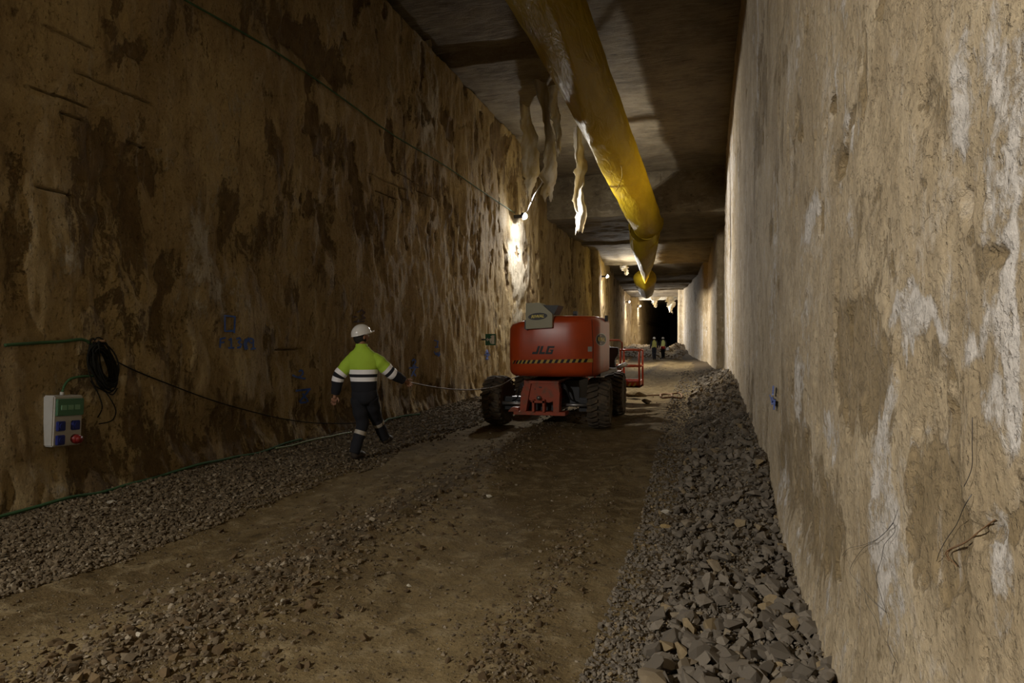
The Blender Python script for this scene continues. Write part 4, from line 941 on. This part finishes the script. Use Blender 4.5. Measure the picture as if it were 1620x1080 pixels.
# ------------------------------------------------------------ people
def ellloft(bm, secs, seg=20, mi=None, cap=True):
    """secs: (centre, halfwidth vector, halfdepth vector, material index)"""
    rings = []
    for (c, u, v, m) in secs: rings.append([bm.verts.new(c+u*math.cos(a)+v*math.sin(a)) for a in [2*math.pi*k/seg for k in range(seg)]])
    for i, (A, B) in enumerate(zip(rings, rings[1:])):
        for k in range(seg): bm.faces.new((A[k], A[(k+1) % seg], B[(k+1) % seg], B[k])).material_index = secs[i][3]
    if cap: bm.faces.new(rings[0][::-1]).material_index = secs[0][3]; bm.faces.new(rings[-1]).material_index = secs[-1][3]
def limb(bm, pts, rad, mids, seg=16):
    """tube with a material index per span, given as (t0..t1 along path)"""
    pts = [Vector(p) for p in pts]; P = smoothpts(pts, 10); n = len(P); L = [0]
    for a, b in zip(P, P[1:]): L.append(L[-1]+(b-a).length)
    T = [l/L[-1] for l in L]
    secs = []; tk = sorted(set(T+[m[0] for m in mids]+[min(.999, m[0]+.001) for m in mids]))
    for tt in tk:
        c = Vector([np.interp(tt, T, [p[i] for p in P]) for i in range(3)]); e = min(1, tt+.02); s = max(0, tt-.02)
        tg = Vector([np.interp(e, T, [p[i] for p in P])-np.interp(s, T, [p[i] for p in P]) for i in range(3)])
        r = float(np.interp(tt, np.linspace(0, 1, len(rad)), rad))*(1+.035*math.sin(tt*31+r0(pts)))
        x, y = frame_for(tg, Vector((0, 1, 0))); mi = 0
        for (t0, m) in mids:
            if tt >= t0-1e-6: mi = m
        secs.append((c, x*r, y*r, mi))
    ellloft(bm, secs, seg)
def r0(p): return p[0].x*10
def make_person(name, label, loc, rz, J, opt, scale=1.0):
    t = thing(name, label, 'person', loc, rz); t.scale = (scale,)*3
    V = Vector; j = {k: V(v) for k, v in J.items()}
    # continuous body (skin modifier)
    me = D.meshes.new('body'); keys = ['pelvis', 'belly', 'chest', 'neck', 'head', 'sl', 'el', 'wl', 'sr', 'er', 'wr', 'hl', 'kl', 'al', 'tl', 'hr', 'kr', 'ar', 'tr', 'pl', 'pr']
    ed = [(0, 1), (1, 2), (2, 3), (3, 4), (2, 5), (5, 6), (6, 7), (2, 8), (8, 9), (9, 10), (0, 11), (11, 12), (12, 13), (13, 14), (0, 15), (15, 16), (16, 17), (17, 18), (7, 19), (10, 20)]
    rad = dict(pelvis=.13, belly=.12, chest=.14, neck=.055, head=.085, sl=.055, el=.04, wl=.028, sr=.055, er=.04, wr=.028, hl=.08, kl=.055, al=.038, tl=.03, hr=.08, kr=.055, ar=.038, tr=.03, pl=.034, pr=.034)
    j['pl'] = j['wl']+(j['wl']-j['el']).normalized()*.07; j['pr'] = j['wr']+(j['wr']-j['er']).normalized()*.07
    me.from_pydata([j[k][:] for k in keys], ed, []); o = D.objects.new('body', me); COL.objects.link(o)
    sk = o.modifiers.new('s', 'SKIN'); o.modifiers.new('u', 'SUBSURF').levels = 2
    for i, k in enumerate(keys):
        r = rad[k]; me.skin_vertices[0].data[i].radius = (r, r*.85)
        me.skin_vertices[0].data[i].use_root = (k == 'pelvis')
    dg = bpy.context.evaluated_depsgraph_get(); me2 = D.meshes.new_from_object(o.evaluated_get(dg)); D.objects.remove(o)
    bm = bmesh.new(); bm.from_mesh(me2)
    for s, w_, e_ in (('l', 'wl', 'el'), ('r', 'wr', 'er')):   # fingers
        dr = (j[w_]-j[e_]).normalized(); pc = j['p'+s]; side = dr.cross(V((0, -1, 0))).normalized(); nrm = side.cross(dr).normalized(); cv = opt.get('curl', .5)
        for k in range(4):
            b0 = pc+side*(.022*(k-1.5))*.85; ln = (.075, .085, .08, .062)[k]
            tube(bm, [b0-dr*.01, b0+dr*ln*.35, b0+dr*ln*.7+nrm*ln*cv*.3, b0+dr*ln*.92+nrm*ln*cv*.7], [.011, .010, .009, .006], 7)
        th = pc-side*.03-dr*.03; tube(bm, [th, th-side*.03+dr*.03, th-side*.035+dr*.06+nrm*.015], [.012, .011, .008], 7)
    # face: nose, ears
    fd = V(opt.get('face', (0, 1, 0))).normalized(); rt = fd.cross(V((0, 0, 1))).normalized(); hd = j['head']
    def ball(c, sx, sy, sz):
        r = bmesh.ops.create_icosphere(bm, subdivisions=2, radius=1)
        for v in r['verts']: v.co = c+rt*v.co.x*sx+fd*v.co.y*sy+V((0, 0, 1))*v.co.z*sz
    ball(hd+V((0, 0, .0)), .078, .098, .115); ball(hd+fd*.10+V((0, 0, -.015)), .014, .02, .024); ball(hd+rt*.078-V((0, 0, .01)), .012, .02, .032); ball(hd-rt*.078-V((0, 0, .01)), .012, .02, .032); ball(hd+fd*.078-V((0, 0, .055)), .03, .018, .010)
    b = obj('body', bm, M_skin, t, True)
    for s in (-1, 1):
        bm = bmesh.new(); bmesh.ops.create_icosphere(bm, subdivisions=1, radius=.011, matrix=Matrix.Translation(hd+fd*.090+rt*.03*s+V((0, 0, .012)))); obj('eye', bm, M_white, b, True)
    bm = bmesh.new(); r = bmesh.ops.create_icosphere(bm, subdivisions=3, radius=1)
    for v in r['verts']: v.co = hd-fd*.012+rt*v.co.x*.084+fd*v.co.y*.098+V((0, 0, 1))*v.co.z*.118
    bmesh.ops.delete(bm, geom=[v for v in bm.verts if (v.co-hd).dot(fd) > .045 and v.co.z < hd.z+.05], context='VERTS'); obj('hair', bm, M_hair, t, True)
    # helmet
    bm = bmesh.new(); hc = hd+V((0, 0, .035)); up = (V((0, 0, 1))-fd*opt.get('tilt', .2)).normalized(); f2 = rt.cross(up)*-1; f2 = f2 if f2.dot(fd) > 0 else -f2
    secs = []
    for k in range(13):
        a = math.pi/2*k/12; cs, sn = math.cos(a), math.sin(a)
        secs.append((hc+up*.128*sn, rt*.112*max(cs, .02), f2*.138*max(cs, .02), 0))
    ellloft(bm, [(hc+up*-.004, rt*.120, f2*.148, 0)]+secs, 32)
    obj('helmet', bm, opt.get('helmet', M_helmet), t, True)
    bm = bmesh.new(); poly = [(hc+rt*.112*math.cos(a)+f2*(.13*math.sin(a)+(.06 if math.sin(a) > .2 else 0)*math.sin(a))) for a in [math.pi*k/14 for k in range(15)]]
    A = [bm.verts.new(p-up*.002) for p in poly]; B = [bm.verts.new(p-up*.014) for p in poly]; bm.faces.new(A); bm.faces.new(B[::-1])
    for k in range(15): bm.faces.new((A[k], B[k], B[(k+1) % 15], A[(k+1) % 15]))
    bmesh.ops.recalc_face_normals(bm, faces=bm.faces[:]); obj('helmet_peak', bm, opt.get('helmet', M_helmet), t)
    # jacket
    mats = opt['jacket']; bm = bmesh.new(); lean = j['chest']-j['pelvis']; sx = opt.get('wide', 1.0)
    bw = V((1, 0, 0)); bd = V((0, 1, 0)); secs = []
    pz = j['pelvis'].z; cz = j['chest'].z
    for (zr, w0, d0, mi) in opt['torso']:
        f = (zr-pz)/(cz-pz); c = j['pelvis']+lean*f; c.z = zr; secs.append((c, bw*w0*sx, bd*d0, mi))
    P = []
    for a, b2 in zip(secs, secs[1:]):
        for k in range(4):
            q = k/4; P.append((a[0].lerp(b2[0], q), a[1].lerp(b2[1], q), a[2].lerp(b2[2], q), a[3]))
        if a[3] != b2[3]: P.append((b2[0]-V((0, 0, .0005)), b2[1], b2[2], b2[3]))
    P.append(secs[-1]); ellloft(bm, P, 36)
    for v in bm.verts:
        a = .007*float(fbm(v.co.x*9+3, v.co.z*7, 3, 12)); d2 = V((v.co.x, v.co.y, 0)); v.co += d2.normalized()*a if d2.length > 0 else V((0, 0, 0))
    for s in 'lr':
        limb(bm, [j['s'+s]+V((-.05 if s == 'r' else .05, 0, .01)), j['s'+s], j['s'+s].lerp(j['e'+s], .5), j['e'+s], j['e'+s].lerp(j['w'+s], .55), j['w'+s]], opt.get('sleeve', [.085, .092, .082, .070, .060, .048]), opt['sleeve_m'])
    bmesh.ops.recalc_face_normals(bm, faces=bm.faces[:]); obj('jacket', bm, mats, t, True)
    bm = bmesh.new(); nk = j['neck']; ellloft(bm, [(nk+V((0, 0, -.06)), bw*.095, bd*.085, 0), (nk+V((0, 0, -.01)), bw*.082, bd*.078, 0), (nk+V((0, 0, .045)), bw*.075, bd*.075, 0)], 24); obj('collar', bm, mats[0], t, True)
    # trousers
    bm = bmesh.new(); pe = j['pelvis']
    ellloft(bm, [(pe+V((0, 0, -.10)), bw*.10, bd*.11, 0), (pe+V((0, 0, -.05)), bw*.165, bd*.135, 0), (pe+V((0, 0, .03)), bw*.172, bd*.135, 0), (pe+V((0, 0, .14)), bw*.155, bd*.115, 0)], 28)
    for s in 'lr':
        limb(bm, [j['h'+s]+V((0, 0, .04)), j['h'+s].lerp(j['k'+s], .5), j['k'+s], j['k'+s].lerp(j['a'+s], .5), j['a'+s]], [.108, .100, .082, .076, .072], opt['leg_m'])
    bmesh.ops.recalc_face_normals(bm, faces=bm.faces[:]); obj('trousers', bm, [M_navy, M_refl2], t, True)
    for s in 'lr':
        a, to = j['a'+s], j['t'+s]; fdv = (to-a); hz = V((fdv.x, fdv.y, 0)).normalized(); sole = min(a.z, to.z+.09)-.085
        bm = bmesh.new(); pts = [a+V((0, 0, .05)), a-V((0, 0, .02)), a+hz*.03-V((0, 0, .045)), a.lerp(to, .6), to]
        tube(bm, smoothpts(pts, 5), [.052]*6+[.056]*6+[.055]*5+[.050]*3+[.035], 14, flat=.9)
        bt = obj('boot', bm, M_boot, t, True)
    return t
M_refl2 = mat('dusty_reflective_tape', (.42, .38, .32), .5)
wp = at_d(575, HY, 9.0); wp.z = 0
def L(px, py, dy=0): return ((px-575)/120.0, dy, (727-py)/120.0)
Jn = dict(pelvis=L(576, 626, .02), belly=L(576, 604, .02), chest=L(574, 572, 0), neck=L(572, 548, 0), head=L(571, 531, .02),
          sl=L(556, 569, 0), el=L(537, 594, -.04), wl=L(531, 622, -.02), sr=L(594, 567, 0), er=L(618, 590, .08), wr=L(634, 602, .20),
          hl=L(567, 632, 0), kl=L(572, 670, .05), al=L(561, 716, -.02), tl=L(570, 723, .16), hr=L(585, 632, .02), kr=L(589, 662, .22), ar=L(599, 698, .42), tr=L(604, 703, .60))
Jn['al'] = (Jn['al'][0], Jn['al'][1], .10); Jn['tl'] = (Jn['tl'][0], Jn['tl'][1], .045)
torso = [(.70+.12, .135, .112, 3), (.87, .158, .124, 3), (.95, .168, .130, 3), (1.045, .174, .13, 1), (1.10, .180, .133, 3), (1.14, .186, .135, 1), (1.20, .195, .138, 0), (1.22, .205, .140, 0), (1.30, .222, .135, 0), (1.36, .215, .125, 0), (1.42, .165, .108, 0), (1.46, .115, .092, 0), (1.50, .085, .08, 0)]
make_person('person', 'person in white helmet and yellow green navy jacket walking past the left wall', wp, TH, Jn,
            dict(jacket=[M_hiviz, M_refl, M_refl, M_navy], torso=torso, sleeve_m=[(0, 0), (.43, 1), (.52, 3), (.59, 1), (.68, 3)], leg_m=[(0, 0), (.60, 1), (.67, 0)], face=(.75, .66, 0), tilt=.28, sleeve=[.075, .092, .088, .080, .070, .056]))
# cable he holds
hand = wp+Matrix.Rotation(TH, 4, 'Z') @ Vector(((637-575)/120, .22, (603.5-727)/-120))
pc = [hand+Vector((-.05, -.03, .02)), hand, at_d(680, 611, 10.2), at_d(720, 616, 11.2), at_d(755, 616, 12.2), at_d(790, 610, 12.6), at_d(812, 598, 12.9), at_d(826, 594, 13.2)]
cable('held_cable', pc, .009, M_brown_cable, 'thin brown cable held in the walking worker right hand and running to the lift')
cable('trailing_wire', [wp+Matrix.Rotation(TH, 4, 'Z') @ Vector(v) for v in ((.235, .02, 1.05), (.24, .03, .8), (.235, .04, .55), (.23, .2, .38))]+[Vector((-4.6, 9.3, float(floor_h(-4.6, 9.3))+.02))], .004, M_black_cable, 'thin wire hanging beside the walking worker hip to the ground', 'wire')

def far_person(px, py, d, label, wide, style):
    p = at_d(px, HY, d); p.z = float(floor_h(p.x, p.y)); st = .12
    J = dict(pelvis=(0, 0, .93), belly=(0, 0, 1.08), chest=(0, 0, 1.28), neck=(0, 0, 1.50), head=(0, .02, 1.63), sl=(-.19, 0, 1.42), el=(-.27, -.04, 1.15), wl=(-.29, .05, .92),
             sr=(.19, 0, 1.42), er=(.27, -.02, 1.15), wr=(.30, .10, .93), hl=(-.09, 0, .90), kl=(-.09, .0, .50), al=(-.06, -.08, .10), tl=(-.06, .10, .045), hr=(.09, 0, .90), kr=(.10, .10, .50), ar=(.12, .18, .10), tr=(.14, .36, .045))
    to = [(.80, .150, .115, 2), (.92, .178, .128, 0), (1.05, .172, .128, 0), (1.2, .19, .135, 0), (1.34, .215, .13, 0), (1.41, .20, .118, 0), (1.45, .14, .095, 0), (1.50, .085, .08, 0)]
    o = make_person('person', label, p, TH, J, dict(jacket=style, torso=to, sleeve_m=[(0, 2)], leg_m=[(0, 0)], face=(0, 1, 0), tilt=.1, wide=wide), 1.0)
    return o
Mv1 = mat('dull_yellow_vest', (.36, .36, .10), .8); Mv2 = mat('bright_yellow_vest', (.75, .80, .30), .8)
far_person(1035, 567, 54, 'person on the left of the distant pair, dull yellow vest and dark trousers', 1.05, [Mv1, M_refl, M_navy])
f2 = far_person(1049, 566, 57, 'person on the right of the distant pair, bright yellow vest, red waist cloth', .95, [Mv2, M_refl, M_navy])
bm = bmesh.new(); ellloft(bm, [(Vector((-.02, 0, .78)), Vector((.16, 0, 0)), Vector((0, .15, 0)), 0), (Vector((0, 0, .96)), Vector((.195, 0, 0)), Vector((0, .15, 0)), 0), (Vector((0, 0, 1.02)), Vector((.19, 0, 0)), Vector((0, .145, 0)), 0)], 20); obj('waist_cloth', bm, M_red, f2, True)
hp = f2.location+Matrix.Rotation(TH, 4, 'Z') @ Vector((.40, .12, .80))
bm = rb(-.14, .14, -.03, .03, -.14, .16, .03); b = tag(obj('carried_bag', bm, M_white), 'white bag carried by the right hand worker of the distant pair', 'bag'); b.location = hp
